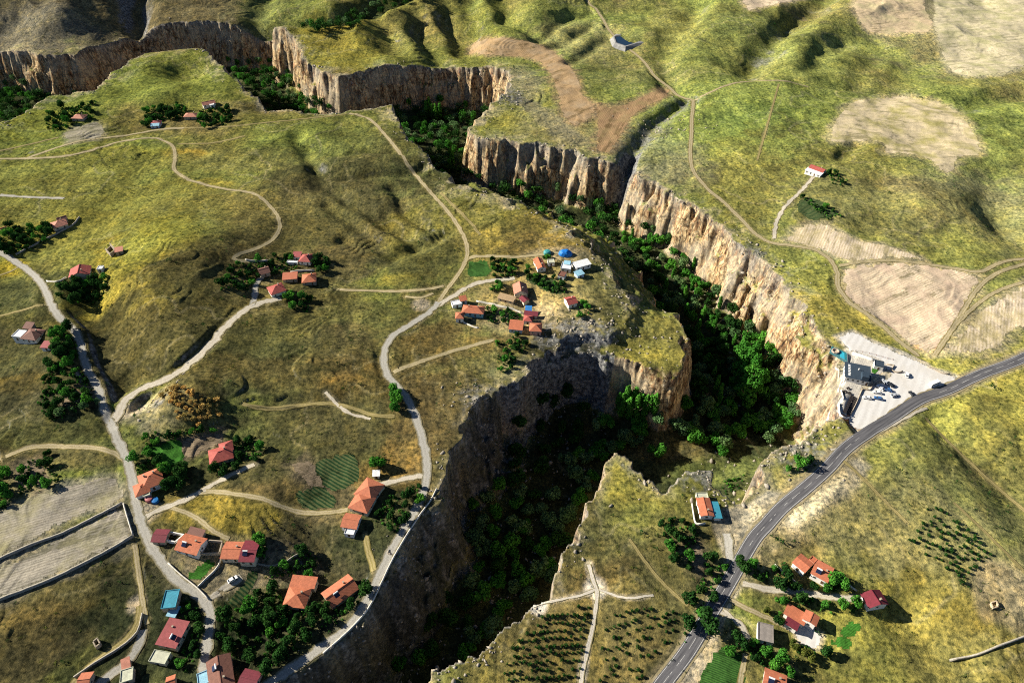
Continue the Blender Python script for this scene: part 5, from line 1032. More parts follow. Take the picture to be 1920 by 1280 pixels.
# tables of the terrace
def table_parts():
    top = MB().box(-0.9, 0.9, -0.4, 0.4, 0.70, 0.76).mesh('table_top')
    be = MB().box(-0.9, 0.9, -0.16, 0.16, 0.42, 0.47).box(-0.8, -0.7, -0.13, 0.13, 0, 0.42).box(0.7, 0.8, -0.13, 0.13, 0, 0.42).mesh('bench')
    lg = MB().box(-0.75, -0.65, -0.3, 0.3, 0, 0.70).box(0.65, 0.75, -0.3, 0.3, 0, 0.70).mesh('leg')
    return top, be, lg
wood_m = plain('dark_wood', (0.030, 0.024, 0.022), 0.6); 
TT = table_parts(); [m_.materials.append(wood_m) for m_ in TT]
def picnic(x, y, rz):
    t = thing('picnic_table', 'dark picnic table in the two rows on the cafe terrace', 'table', (x, y, float(ground(x, y))+0.12), rz, 'picnic tables in rows on the cafe terrace')
    inst('table_top', TT[0], t, (0, 0, 0)); inst('leg', TT[2], t, (0, 0, 0)); inst('bench', TT[1], t, (0, 0.75, 0)); inst('bench', TT[1], t, (0, -0.75, 0))
a0, a1 = at([(1583,773)])[0], at([(1597,744)])[0]; b0, b1 = at([(1590,776)])[0], at([(1603,748)])[0]
for k in range(9):
    for p, q2 in ((a0, a1), (b0, b1)):
        s = p+(q2-p)*k/8; picnic(s[0], s[1], math.atan2((q2-p)[1], (q2-p)[0])+math.pi/2)
for px in ((1584,735),(1592,738),(1590,729)):
    s = at([px])[0]; picnic(s[0], s[1], 0.4); 
# ------------------------------------------------------------------ vehicles
tyre_m = plain('tyre', (0.012, 0.012, 0.012), 0.9); light_m = plain('lamp_glass', (0.75, 0.73, 0.66), 0.2)
def car_mesh(van=False):
    Lc, Wd = (7.2, 2.2) if van else (4.4, 1.8); b = MB()
    if van: prof = [(-3.6, .45), (3.5, .45), (3.6, 1.1), (3.35, 1.7), (2.9, 2.75), (-3.5, 2.8), (-3.6, 2.5)]
    else: prof = [(-2.2, .35), (2.2, .35), (2.2, .75), (1.95, .88), (1.0, .95), (.35, 1.42), (-1.3, 1.45), (-1.95, 1.0), (-2.2, .92)]
    k = len(prof); mid = lambda z: Wd/2*(1-0.12*max(0, (z-0.9)/0.6)) if not van else Wd/2*(1-0.03*z/2.8)
    b.prism([(x, -mid(z), z) for x, z in prof], [(x, mid(z), z) for x, z in prof]); body = b.mesh('body')
    g = MB()
    if van:
        for i in range(5):
            for s in (-1, 1): g.box(-3.2+i*1.2, -2.2+i*1.2, s*(Wd/2-0.05)-0.04, s*(Wd/2-0.05)+0.04, 1.55, 2.4)
        g.prism([(3.40, -0.95, 1.7), (3.40, 0.95, 1.7), (2.98, 0.95, 2.65), (2.98, -0.95, 2.65)], [(3.44, -0.95, 1.7), (3.44, 0.95, 1.7), (3.02, 0.95, 2.65), (3.02, -0.95, 2.65)])
    else:
        for s in (-1, 1): g.prism([(0.75, s*0.86, .98), (0.28, s*0.79, 1.36), (-1.2, s*0.79, 1.38), (-1.7, s*0.86, 1.0)], [(0.75, s*0.90, .98), (0.28, s*0.83, 1.36), (-1.2, s*0.83, 1.38), (-1.7, s*0.90, 1.0)])
        g.prism([(1.0, -0.75, .98), (1.0, 0.75, .98), (.40, 0.68, 1.40), (.40, -0.68, 1.40)], [(1.04, -0.75, .98), (1.04, 0.75, .98), (.44, 0.68, 1.41), (.44, -0.68, 1.41)])
        g.prism([(-1.95, -0.75, 1.03), (-1.95, 0.75, 1.03), (-1.34, 0.68, 1.43), (-1.34, -0.68, 1.43)], [(-1.99, -0.75, 1.03), (-1.99, 0.75, 1.03), (-1.38, 0.68, 1.44), (-1.38, -0.68, 1.44)])
    gm = g.mesh('window'); gm.materials.append(glass_m)
    wr = 0.45 if van else 0.33; wm = MB().tube((0, -0.12, 0), (0, 0.12, 0), wr, wr, 12).mesh('wheel'); wm.materials.append(tyre_m)
    lm_ = MB().box(-0.04, 0.04, -0.2, 0.2, -0.09, 0.09).mesh('headlight'); lm_.materials.append(light_m)
    return body, gm, wm, lm_, wr, Lc, Wd
CARM, VANM = car_mesh(), car_mesh(True)
PAINT = {k: plain('paint_'+k, v, 0.3, 0.08, 0.5, 0.5) for k, v in {'white': (0.78, 0.78, 0.77), 'black': (0.018, 0.02, 0.024), 'silver': (0.42, 0.44, 0.46), 'blue': (0.03, 0.10, 0.26)}.items()}
def car(label, px, ang, paint, parts=CARM, name='parked_car', cat='car', group=None):
    body, gm, wm, lm_, wr, Lc, Wd = parts; p = at([px])[0]; t = thing(name, label, cat, (p[0], p[1], p[2]+0.12), R_(ang), group)
    o = inst('body', body.copy(), t, (0, 0, 0)); o.data.materials.append(PAINT[paint]); inst('window', gm, t, (0, 0, 0))
    for sx in (-1, 1):
        for sy in (-1, 1): inst('wheel', wm, t, (sx*Lc*0.31, sy*(Wd/2-0.08), wr))
        inst('headlight', lm_, t, (Lc/2-0.02, sx*Wd*0.33, 0.68 if parts is CARM else 0.9))
    return t
CG = 'cars on the pale car park'
car('white car parked alone nearest the cafe terrace steps', (1625,747), 165, 'white', group=CG)
car('white car second in the loose row from the cafe terrace', (1644,737), 165, 'white', group=CG)
car('black car between the white cars in front of the cafe', (1669,722), 118, 'black', group=CG)
car('silver car next to the black car in front of the cafe', (1658,717), 118, 'silver', group=CG)
car('blue car parked just below the silver and black cars', (1664,732), 150, 'blue', group=CG)
car('white car parked across behind the silver car', (1650,728), 120, 'white', group=CG)
car('dark blue car at the end of the loose row by the stepped wall', (1646,748), 160, 'blue', group=CG)
car('silver car alone halfway between the cafe and the highway', (1676,742), 20, 'silver', group=CG)
car('white car by the crooked wall near the kiosk', (1700,704), 60, 'white', group=CG)
car('lone dark car in the open middle of the car park', (1709,740), 100, 'black', group=CG)
car('white minibus on the roadside edge of the car park', (1750,722), 25, 'white', VANM, 'minibus', 'minibus')
car('white car on the garden drive below the two-part house', (437,1087), 40, 'white')

# ------------------------------------------------------------------ trees
def leaf_mat(name, c1, c2):
    m, nt = mat(name); lv = N(nt, 'ShaderNodeAttribute', attribute_name='lv').outputs['Fac']; oi = N(nt, 'ShaderNodeObjectInfo').outputs['Random']
    c = mixrgb(nt, lv, c1, c2); c = mixrgb(nt, 1.0, c, ramp(nt, oi, [(0.0, (0.72, 0.80, 0.72)), (0.5, (1, 1, 1)), (1.0, (1.25, 1.12, 1.0))]), 'MULTIPLY')
    d = N(nt, 'ShaderNodeBsdfDiffuse'); tr = N(nt, 'ShaderNodeBsdfTranslucent'); mx = N(nt, 'ShaderNodeMixShader'); mx.inputs[0].default_value = 0.22
    nt.links.new(c, d.inputs[0]); nt.links.new(c, tr.inputs[0]); nt.links.new(d.outputs[0], mx.inputs[1]); nt.links.new(tr.outputs[0], mx.inputs[2])
    o = N(nt, 'ShaderNodeOutputMaterial'); nt.links.new(mx.outputs[0], o.inputs[0]); return m
LEAF = {'green': leaf_mat('leaf_green', (0.026, 0.105, 0.014), (0.085, 0.270, 0.036)), 'dark': leaf_mat('leaf_dark', (0.010, 0.034, 0.010), (0.034, 0.096, 0.020)),  # dark leaves: canyon shade painted into the colour; garden trees share them
        'silver': leaf_mat('leaf_silver', (0.050, 0.110, 0.040), (0.130, 0.230, 0.090)), 'rust': leaf_mat('leaf_rust', (0.34, 0.225, 0.070), (0.56, 0.39, 0.13)), 'olive': leaf_mat('leaf_olive', (0.060, 0.085, 0.018), (0.12, 0.14, 0.03))}
bark_m = plain('bark', (0.10, 0.075, 0.052), 0.95, 0.4, 3)
def leaves(cen, nrm, size, r):
    n = len(cen); a = r.normal(size=(n, 3)); u = np.cross(nrm, a); u /= np.linalg.norm(u, axis=1)[:, None]+1e-9; w_ = np.cross(nrm, u); w_ /= np.linalg.norm(w_, axis=1)[:, None]+1e-9
    s = size*r.uniform(0.6, 1.3, n)[:, None]; k = r.uniform(0.55, 1.0, n)[:, None]
    V = np.stack([cen-u*s, cen+w_*s*k, cen+u*s, cen-w_*s*k], 1).reshape(-1, 3); Fq = np.arange(4*n).reshape(n, 4); return V, Fq
def crown_mesh(name, seed, kind, mtl, n=1100):
    r = np.random.default_rng(seed)
    if kind == 'round': L = [(np.clip(r.normal(size=3), -1.6, 1.6)*(1.45, 1.45, 0.95)+(0, 0, 4.3), r.uniform(1.2, 2.0)) for _ in range(12)]; size = 0.46
    elif kind == 'poplar': L = [((r.normal()*0.35, r.normal()*0.35, z), 1.25*math.sin(math.pi*min(1, (z-0.2)/14.2))**0.6+0.25) for z in np.linspace(1.6, 13.6, 13)]; size = 0.42
    elif kind == 'tall': L = [(r.normal(size=3)*(1.2, 1.2, 0.5)+(0, 0, z), r.uniform(1.2, 2.1)) for z in np.linspace(3.4, 12.0, 14)]; size = 0.50
    else: L = [(r.normal(size=3)*(0.45, 0.45, 0.25)+(0, 0, 1.1), r.uniform(0.5, 0.8)) for _ in range(5)]; size = 0.30
    L = [(np.array(c), q_) for c, q_ in L]; wts = np.array([q_**2 for _, q_ in L]); wts /= wts.sum(); ch = r.choice(len(L), n, p=wts)
    d = r.normal(size=(n, 3)); d /= np.linalg.norm(d, axis=1)[:, None]; rad = r.uniform(0.72, 1.08, n)[:, None]
    cen = np.array([L[i][0] for i in ch])+d*np.array([L[i][1] for i in ch])[:, None]*rad
    nm_ = d+r.normal(size=(n, 3))*0.55; nm_ /= np.linalg.norm(nm_, axis=1)[:, None]
    keep_ = cen[:, 2] > 0.25; cen, nm_, ch = cen[keep_], nm_[keep_], ch[keep_]
    V, Fq = leaves(cen, nm_, size, r); me = mesh_np(name, V, Fq); lob = r.uniform(0, 1, len(L)); lv = np.clip(lob[ch]*0.6+r.uniform(0, 0.5, len(cen)), 0, 1)
    a = me.attributes.new('lv', 'FLOAT', 'POINT'); a.data.foreach_set('value', np.repeat(lv, 4).astype(np.float32)); me.materials.append(LEAF[mtl]); return me
def trunk_mesh(name, seed, h, r0, limbs=4):
    r = random.Random(seed); b = MB(); k = (r.uniform(-.3, .3), r.uniform(-.3, .3), h*0.5); top = (k[0]+r.uniform(-.3, .3), k[1]+r.uniform(-.3, .3), h)
    b.tube((0, 0, -0.4), k, r0, r0*0.72); b.tube(k, top, r0*0.72, r0*0.3)
    for i in range(limbs):
        a_ = i*2.4+r.random(); e = (k[0]+math.cos(a_)*h*0.32, k[1]+math.sin(a_)*h*0.32, h*r.uniform(0.75, 1.0)); b.tube((k[0], k[1], k[2]*r.uniform(0.7, 1.2)), e, r0*0.42, r0*0.14, 5)
    me = b.mesh(name); me.materials.append(bark_m); return me
TREES = {}
for mt in ('green', 'dark', 'silver', 'olive'):
    TREES['round', mt] = [(crown_mesh('crown', 10*i+len(mt), 'round', mt), trunk_mesh('trunk', i, 4.6, 0.26)) for i in range(3)]
TREES['poplar', 'green'] = [(crown_mesh('crown', 40+i, 'poplar', 'green'), trunk_mesh('trunk', 40+i, 12.5, 0.24, 3)) for i in range(2)]
TREES['tall', 'green'] = [(crown_mesh('crown', 50+i, 'tall', 'green', 1500), trunk_mesh('trunk', 50+i, 10.5, 0.34, 5)) for i in range(3)]
BUSH = {mt: [crown_mesh('bush', 60+i, 'bush', mt, 190) for i in range(3)] for mt in ('dark', 'rust', 'green', 'olive')}
NT = 0
CNT = {}
def tree(x, y, kind, mt, s, label, cat='tree', group=None, name=None):
    global NT
    NT += 1; CNT[name or kind] = CNT.get(name or kind, 0)+1; cr, tk = random.choice(TREES[kind, mt]); z = float(ground(x, y))
    t = thing(name or {'round': 'broadleaf_tree', 'poplar': 'poplar_tree', 'tall': 'tall_tree'}[kind], label, cat, (x, y, z), random.uniform(0, 6.28), group)
    t.scale = (s*random.uniform(.9, 1.1), s*random.uniform(.9, 1.1), s*random.uniform(.88, 1.12)); inst('crown', cr, t, (0, 0, 0)); inst('trunk', tk, t, (0, 0, 0)); return t
def bush(x, y, mt, s, label, group, name='bush', cat='bush'):
    o = bpy.data.objects.new(name, random.choice(BUSH[mt])); COL.objects.link(o); o.location = (x, y, float(ground(x, y))-0.05); o.rotation_euler.z = random.uniform(0, 6.28); o.scale = (s, s, s*random.uniform(.8, 1.2))
    return tag(o, label, cat, group)
# single canyon trees seen catching the light (feet of the crowns in the photograph)
lit = [(-970,0)]
A1 = [(600,965),(680,990),(720,930),(760,1000),(745,1060),(770,830),(820,800),(870,830),(865,890),(960,790),(930,860),(1015,855),(870,980),(955,1000),(870,1060),(955,1080),(940,1150),(1110,930),(1180,970),(1240,860),(1320,860),(1345,850),(1440,770),(1450,850),(1390,940),(1330,990),(1270,970),(1275,1050),(1240,900),(310,940),(200,1050),(160,1100),(280,1070),(440,1160),(450,900),(20,1110),(60,940),(10,960),(670,790),(30,1180),(100,1130),(1400,900),(1180,920),(640,1000),(700,1030),(1040,1000),(300,980),(340,1000)]
A2 = [(575,60),(610,80),(650,40),(700,50),(740,20),(780,40),(640,155),(735,155),(690,205),(640,290),(670,270),(520,260),(580,385),(540,445),(350,430),(310,430),(480,520),(450,560),(480,640),(440,650),(270,520),(225,560),(310,580),(330,660),(350,730),(300,760),(380,800),(250,850),(215,880),(70,1035),(140,1010),(180,990),(130,800),(210,720),(70,740),(450,330),(380,340),(160,280),(40,1110),(480,690),(510,640),(620,310),(370,450)]
pts1 = at([(1120+x/4, 560+y/4+6) for x, y in A1]); pts2 = at([(860+x/2.909, 840+y/2.909+6) for x, y in A2])
USED = []
def free(x, y, d): return all((x-a)**2+(y-b)**2 > d*d for a, b in USED)
for p, lab, g in [(p, 'rounded green tree in the sunlit wood on the canyon meadow', 'rounded trees around the canyon meadow') for p in pts1]+[(p, 'leafy tree in the strip along the canyon stream below the promontory', 'trees along the canyon stream') for p in pts2]:
    if p[2] > -30: continue
    USED.append((p[0], p[1])); mt = random.choice(['green', 'silver']); tree(p[0], p[1], 'round', mt, random.uniform(0.95, 1.4), lab.replace('green ', '').replace('leafy ', '').replace('tree', 'silvery tree') if mt == 'silver' else lab, group=g+(' with silvery leaves' if mt == 'silver' else ''))
for p in at([(1388,668),(1395,690),(1402,706),(1385,712),(1408,726),(1392,732),(1378,726),(1402,745),(1388,752),(1412,748),(1396,762)]):
    USED.append((p[0], p[1])); tree(p[0], p[1], 'tall', 'green', random.uniform(1.5, 1.95), 'very tall bright green tree in the clump below the cafe cliff', group='tall bright trees below the cafe cliff')
for p in at([(1335,715),(1341,730),(1338,742),(1346,752),(1344,764)]):
    USED.append((p[0], p[1])); tree(p[0], p[1], 'poplar', 'green', random.uniform(0.9, 1.15), 'slim poplar in the short row left of the tallest clump', group='poplars left of the tallest clump', name=None)
for i, p in enumerate(at([(1158,770),(1165,776),(1172,772),(1180,778),(1187,770),(1194,778),(1201,773),(1208,780),(1216,774),(1224,780),(1163,786),(1176,788),(1190,787),(1205,788)])):
    USED.append((p[0], p[1])); tree(p[0], p[1], 'poplar', 'green', random.uniform(1.25, 1.6), 'tall poplar in the stand under the lit orange cliff', group='poplars under the lit orange cliff')
def scatter_px(poly, n, gap, cond=None):
    poly = np.array(poly, float); lo, hi = poly.min(0), poly.max(0); out = []; tries = rng.uniform(lo, hi, (n*14, 2)); tries = tries[in_poly(tries[:, 0], tries[:, 1], poly)]
    if not len(tries): return out
    for p in at(tries):
        if len(out) >= n: break
        if cond is not None and not cond(p): continue
        if free(p[0], p[1], gap): USED.append((p[0], p[1])); out.append(p)
    return out
low = lambda p: p[2] < -34
STUFF = []
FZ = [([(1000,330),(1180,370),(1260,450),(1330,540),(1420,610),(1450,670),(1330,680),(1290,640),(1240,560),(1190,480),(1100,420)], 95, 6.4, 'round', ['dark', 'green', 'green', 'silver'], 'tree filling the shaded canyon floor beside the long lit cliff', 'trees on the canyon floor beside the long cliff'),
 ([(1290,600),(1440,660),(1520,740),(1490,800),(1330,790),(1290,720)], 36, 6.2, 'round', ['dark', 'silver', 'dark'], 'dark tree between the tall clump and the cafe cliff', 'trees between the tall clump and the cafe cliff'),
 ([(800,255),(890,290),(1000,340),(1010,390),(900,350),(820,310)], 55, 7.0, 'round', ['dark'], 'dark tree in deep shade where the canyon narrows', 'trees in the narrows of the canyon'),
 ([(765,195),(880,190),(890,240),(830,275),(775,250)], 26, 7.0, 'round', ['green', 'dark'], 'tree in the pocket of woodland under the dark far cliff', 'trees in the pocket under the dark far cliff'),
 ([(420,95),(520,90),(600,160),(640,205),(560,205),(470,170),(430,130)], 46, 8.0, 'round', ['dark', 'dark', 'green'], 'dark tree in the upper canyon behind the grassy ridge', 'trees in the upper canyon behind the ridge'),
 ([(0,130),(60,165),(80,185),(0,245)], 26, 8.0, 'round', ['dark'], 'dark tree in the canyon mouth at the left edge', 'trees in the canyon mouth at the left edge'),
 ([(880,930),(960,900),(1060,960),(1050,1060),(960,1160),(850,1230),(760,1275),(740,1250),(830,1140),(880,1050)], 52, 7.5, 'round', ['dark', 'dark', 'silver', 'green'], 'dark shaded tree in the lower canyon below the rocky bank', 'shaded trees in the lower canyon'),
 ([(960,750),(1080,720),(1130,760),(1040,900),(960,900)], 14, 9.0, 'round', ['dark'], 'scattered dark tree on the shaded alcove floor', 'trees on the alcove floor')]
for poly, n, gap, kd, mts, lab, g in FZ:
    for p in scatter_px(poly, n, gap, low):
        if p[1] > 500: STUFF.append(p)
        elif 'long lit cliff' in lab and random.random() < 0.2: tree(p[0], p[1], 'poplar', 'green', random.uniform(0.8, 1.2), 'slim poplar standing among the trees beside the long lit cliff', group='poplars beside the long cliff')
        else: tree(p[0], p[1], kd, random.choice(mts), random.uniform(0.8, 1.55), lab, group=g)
for p in at([(800,222),(806,218),(812,224),(818,228),(826,226)]): tree(p[0], p[1], 'poplar', 'green', 1.4, 'bright poplar standing in the pocket under the dark far cliff', group='poplars in the pocket under the far cliff')
clear = lambda p: all((p[0]-a)**2+(p[1]-b)**2 > (0.5*s+2.2)**2 for a, b, s in HOUSES)
GZN = [([(84,238),(95,210),(120,200),(178,205),(180,222),(150,228),(120,245),(95,250)], 26, 4.5, 'dark', 1.0, 'tree around the salmon farmhouse above the grey vineyard'),
 ([(272,238),(275,212),(300,198),(345,195),(352,210),(335,228),(310,225),(300,240)], 40, 4.5, 'dark', 1.0, 'tree of the dense plateau grove'),
 ([(366,222),(380,205),(430,205),(440,225),(410,242),(370,240)], 26, 5.0, 'dark', 0.9, 'tree right of the salmon houses on the plateau'),
 ([(0,440),(20,425),(70,425),(100,430),(98,445),(60,468),(20,478),(0,470)], 40, 4.6, 'dark', 0.95, 'tree of the dark orchard by the upper road'),
 ([(108,560),(120,530),(145,522),(200,520),(205,540),(190,565),(150,572)], 44, 4.6, 'dark', 1.0, 'tree of the roadside orchard below the red-sloped farmhouse'),
 ([(98,655),(104,612),(135,612),(148,650),(140,690),(110,680)], 24, 4.4, 'dark', 1.0, 'tree right of the brown pyramid-roofed house'),
 ([(70,770),(90,680),(150,690),(178,740),(170,765),(130,760),(100,790)], 34, 5.0, 'dark', 0.8, 'tree in the gardens west of the village road'),
 ([(95,785),(185,745),(190,755),(100,792)], 9, 4.0, 'silver', 0.8, 'tree in the silvery row above the grass bank'),
 ([(415,545),(430,500),(480,485),(545,480),(560,500),(500,520),(470,545)], 34, 4.6, 'dark', 0.9, 'tree in the shade of the hillside cluster'),
 ([(586,484),(615,480),(622,505),(596,512)], 10, 4.4, 'dark', 0.95, 'tree right of the topmost hillside house'),
 ([(535,560),(560,550),(590,555),(575,585),(545,580)], 10, 4.6, 'dark', 0.9, 'tree below the red hip-roofed hillside house'),
 ([(918,488),(968,484),(970,518),(925,520)], 22, 3.6, 'dark', 0.62, 'tree in the square hamlet orchard'),
 ([(985,505),(1006,500),(1012,515),(1060,525),(1060,552),(1030,548),(990,525)], 26, 4.0, 'dark', 0.62, 'tree in the gardens below the upper hamlet houses'),
 ([(918,535),(945,530),(948,545),(925,548)], 6, 3.6, 'green', 0.65, 'small green tree in the walled plot left of the cream gable house'),
 ([(908,575),(975,590),(980,605),(920,608),(905,595)], 18, 3.8, 'dark', 0.65, 'tree behind the two lowest hamlet houses'),
 ([(1080,575),(1098,568),(1104,590),(1086,598)], 6, 4.0, 'green', 0.75, 'tree beside the lone red hamlet house'),
 ([(930,640),(975,630),(990,650),(960,690),(934,705)], 22, 4.0, 'dark', 0.65, 'tree of the terraced garden on the canyon rim'),
 ([(1018,480),(1030,478),(1030,486),(1020,488)], 3, 3.5, 'green', 0.7, 'bright tree behind the orange gable house'),
 ([(425,1150),(520,1090),(535,1130),(590,1140),(600,1170),(560,1220),(500,1262),(430,1225),(405,1200)], 70, 5.0, 'dark', 1.0, 'tree of the big orchard between the two roads'),
 ([(590,1130),(650,1115),(680,1100),(700,1070),(690,1110),(640,1165),(600,1180)], 14, 4.4, 'dark', 0.85, 'tree beside the diagonal orange house'),
 ([(500,1085),(545,1040),(590,1030),(600,1070),(590,1080),(540,1082)], 22, 4.6, 'dark', 0.85, 'tree behind the orange hip-roofed orchard house'),
 ([(335,1150),(352,1120),(378,1150),(376,1230),(350,1260),(325,1240)], 26, 4.4, 'dark', 0.85, 'tree between the rose-roofed house and the road'),
 ([(485,1015),(500,1012),(498,1050),(486,1045)], 4, 4.0, 'green', 0.9, 'tree at the right end of the two-part house'),
 ([(705,950),(730,930),(775,930),(790,905),(800,930),(770,970),(740,1000),(700,985)], 28, 4.6, 'dark', 0.85, 'tree in the garden of the large orange villa'),
 ([(250,880),(255,850),(285,845),(300,870),(262,890)], 10, 4.2, 'dark', 0.8, 'tree between the road and the green crop plot'),
 ([(300,885),(345,860),(358,900),(330,925),(300,915)], 18, 4.6, 'dark', 1.0, 'tree right of the large orange hip-roofed house'),
 ([(410,862),(450,855),(455,872),(420,890),(400,885)], 8, 4.6, 'dark', 0.95, 'tree below the red house with crossing ridges'),
 ([(430,830),(470,815),(500,850),(480,865),(445,850)], 10, 5.0, 'dark', 0.8, 'tree above the red house with crossing ridges'),
 ([(-10,960),(-10,880),(15,880),(20,955)], 9, 4.6, 'green', 1.0, 'green tree on the left edge beside the grey field'),
 ([(40,870),(95,850),(110,900),(60,930),(35,925)], 12, 5.0, 'dark', 0.85, 'tree in the gardens above the grey field'),
 ([(264,835),(280,815),(415,795),(420,806),(300,832),(275,850)], 16, 4.0, 'dark', 0.6, 'small tree in the hedge above the green crop plot'),
 ([(720,735),(738,730),(755,765),(740,775)], 7, 4.2, 'green', 0.95, 'bright green tree in the clump beside the canyon road bend'),
 ([(1390,1070),(1425,1050),(1490,1085),(1530,1100),(1500,1110),(1440,1100)], 34, 4.6, 'dark', 0.8, 'tree between the gravel drive and the roadside pair'),
 ([(1525,1090),(1550,1086),(1575,1100),(1560,1112),(1530,1108)], 10, 4.4, 'green', 0.9, 'tree below the broad orange roof'),
 ([(1452,1112),(1515,1118),(1610,1128),(1615,1145),(1570,1150),(1500,1140),(1455,1130)], 26, 4.8, 'dark', 0.9, 'tree along the lower side of the gravel drive'),
 ([(1420,1130),(1450,1145),(1500,1170),(1490,1185),(1445,1165)], 10, 4.6, 'olive', 0.7, 'tree above the low grey store'),
 ([(1345,1220),(1375,1205),(1410,1205),(1475,1235),(1480,1262),(1440,1255),(1400,1230)], 32, 4.6, 'green', 0.85, 'tree hiding the dark crop at the bottom right'),
 ([(1480,1195),(1500,1205),(1530,1220),(1520,1235),(1490,1225)], 9, 4.4, 'olive', 0.7, 'tree below the paved yard'),
 ([(1236,975),(1262,965),(1300,985),(1310,1010),(1290,1070),(1262,1055)], 24, 5.0, 'dark', 0.8, 'tree in the stepped garden on the promontory'),
 ([(1330,1045),(1368,1060),(1350,1095),(1320,1120),(1290,1130),(1310,1090)], 22, 5.0, 'dark', 0.8, 'tree between the highway and the stepped garden'),
 ([(1290,1150),(1310,1140),(1330,1110),(1345,1115),(1300,1185),(1280,1210)], 14, 5.0, 'dark', 0.85, 'tree along the lower side of the highway'),
 ([(1385,1060),(1405,1040),(1420,1055),(1400,1080)], 5, 4.4, 'dark', 0.95, 'tree shading the highway at the gravel drive'),
 ([(1470,880),(1520,862),(1530,875),(1480,892)], 8, 4.4, 'green', 0.85, 'tree under the rocks beside the highway'),
 ([(1355,905),(1395,885),(1398,905),(1370,930),(1352,925)], 8, 4.6, 'green', 0.9, 'tree in the little inlet beside the promontory house'),
 ([(1550,330),(1562,318),(1570,328),(1590,340),(1580,350),(1560,345)], 6, 5.0, 'dark', 0.75, 'tree beside the lone red-roofed house on the right plateau'),
 ([(1490,380),(1500,368),(1560,395),(1580,408),(1550,412),(1500,372)], 12, 4.6, 'dark', 0.6, 'tree around the vegetable plot below the lone red-roofed house'),
 ([(610,55),(640,35),(700,15),(770,-8),(800,-4),(720,25),(660,50)], 50, 8.0, 'dark', 1.1, 'dark tree in the wooded gully at the top of the photo'),
 ([(560,55),(600,40),(640,45),(600,65)], 14, 8.0, 'dark', 1.0, 'dark tree at the foot of the wooded gully'),
 ([(130,205),(180,190),(180,196),(140,210)], 5, 6.0, 'dark', 0.7, 'tree in the thin row above the salmon farmhouse')]
for poly, n, gap, mt, s, lab in GZN:
    if gap == 8.0: STUFF += scatter_px(poly, n, gap); continue
    for p in scatter_px(poly, max(3, int(n*0.52+0.5)), gap*1.1, lambda p: clear(p) and p[2] > -30):
        m2 = mt if random.random() < 0.72 or 'green tree' in lab or 'silvery' in lab else {'dark': 'green', 'green': 'dark', 'silver': 'silver', 'olive': 'dark'}[mt]
        tree(p[0], p[1], 'round', m2, s*random.uniform(0.5, 1.08), lab, name='garden_tree', group=lab.replace('tree', 'trees', 1))
p = at([(711,873)])[0]; tree(p[0], p[1], 'round', 'green', 1.05, 'lone rounded tree above the tiny white hut by the canyon road')
p = at([(1328,1172)])[0]; tree(p[0], p[1], 'round', 'dark', 1.25, 'large dark tree leaning over the highway edge above the gravel strip')
p = at([(1548,1228)])[0]; tree(p[0], p[1], 'round', 'dark', 0.8, 'round dark tree at the lower tip of the two lush crop plots')
GARD = [z_[0] for z_ in GZN if z_[2] != 8.0]
# planted rows
def rows(poly, ang, rs, cs, mt, s, label, group, name, jit=0.35, keep=0.9, cat='bush'):
    pl = at(poly)[:, :2]; c = pl.mean(0); a = R_(ang); k = 0
    for i in range(-60, 61):
        for j in range(-60, 61):
            x = c[0]+i*cs*math.cos(a)-j*rs*math.sin(a)+random.gauss(0, jit); y = c[1]+i*cs*math.sin(a)+j*rs*math.cos(a)+random.gauss(0, jit)
            if random.random() < keep and in_poly(np.array([x]), np.array([y]), pl)[0]:
                bush(x, y, mt, s*random.uniform(.7, 1.25), label, group, name, cat); k += 1
    return k
k1 = rows([(1010,1160),(1108,1130),(1098,1195),(1082,1290),(930,1290),(960,1215)], 4, 3.0, 2.2, 'dark', 0.60, 'low dark sapling in the planted rows left of the chalk path', 'saplings in rows left of the chalk path', 'young_tree', 0.3, 0.9, 'sapling')
k2 = rows([(1140,1145),(1225,1138),(1275,1150),(1255,1205),(1200,1285),(1112,1290),(1130,1200)], 14, 3.6, 2.8, 'dark', 0.62, 'low dark sapling in the planted rows right of the chalk path', 'saplings in rows right of the chalk path', 'young_tree', 0.5, 0.75, 'sapling')
k3 = rows([(1742,948),(1770,955),(1866,1035),(1800,1092),(1745,1055),(1703,1012),(1728,970)], -32, 2.9, 2.5, 'dark', 0.68, 'dark bush of the square planted grove on the right slope', 'bushes of the grove on the right slope', 'bush', 0.4, 0.72)
k4 = rows([(298,742),(320,730),(380,735),(412,755),(416,785),(380,800),(345,795),(325,765)], 20, 3.2, 3.0, 'rust', 1.1, 'rust-orange rounded bush on the mound beside the gravel lane', 'rust-orange bushes on the mound', 'bush', 0.5, 0.9)
print('trees', NT, CNT, len(STUFF), 'rows', k1, k2, k3, k4)

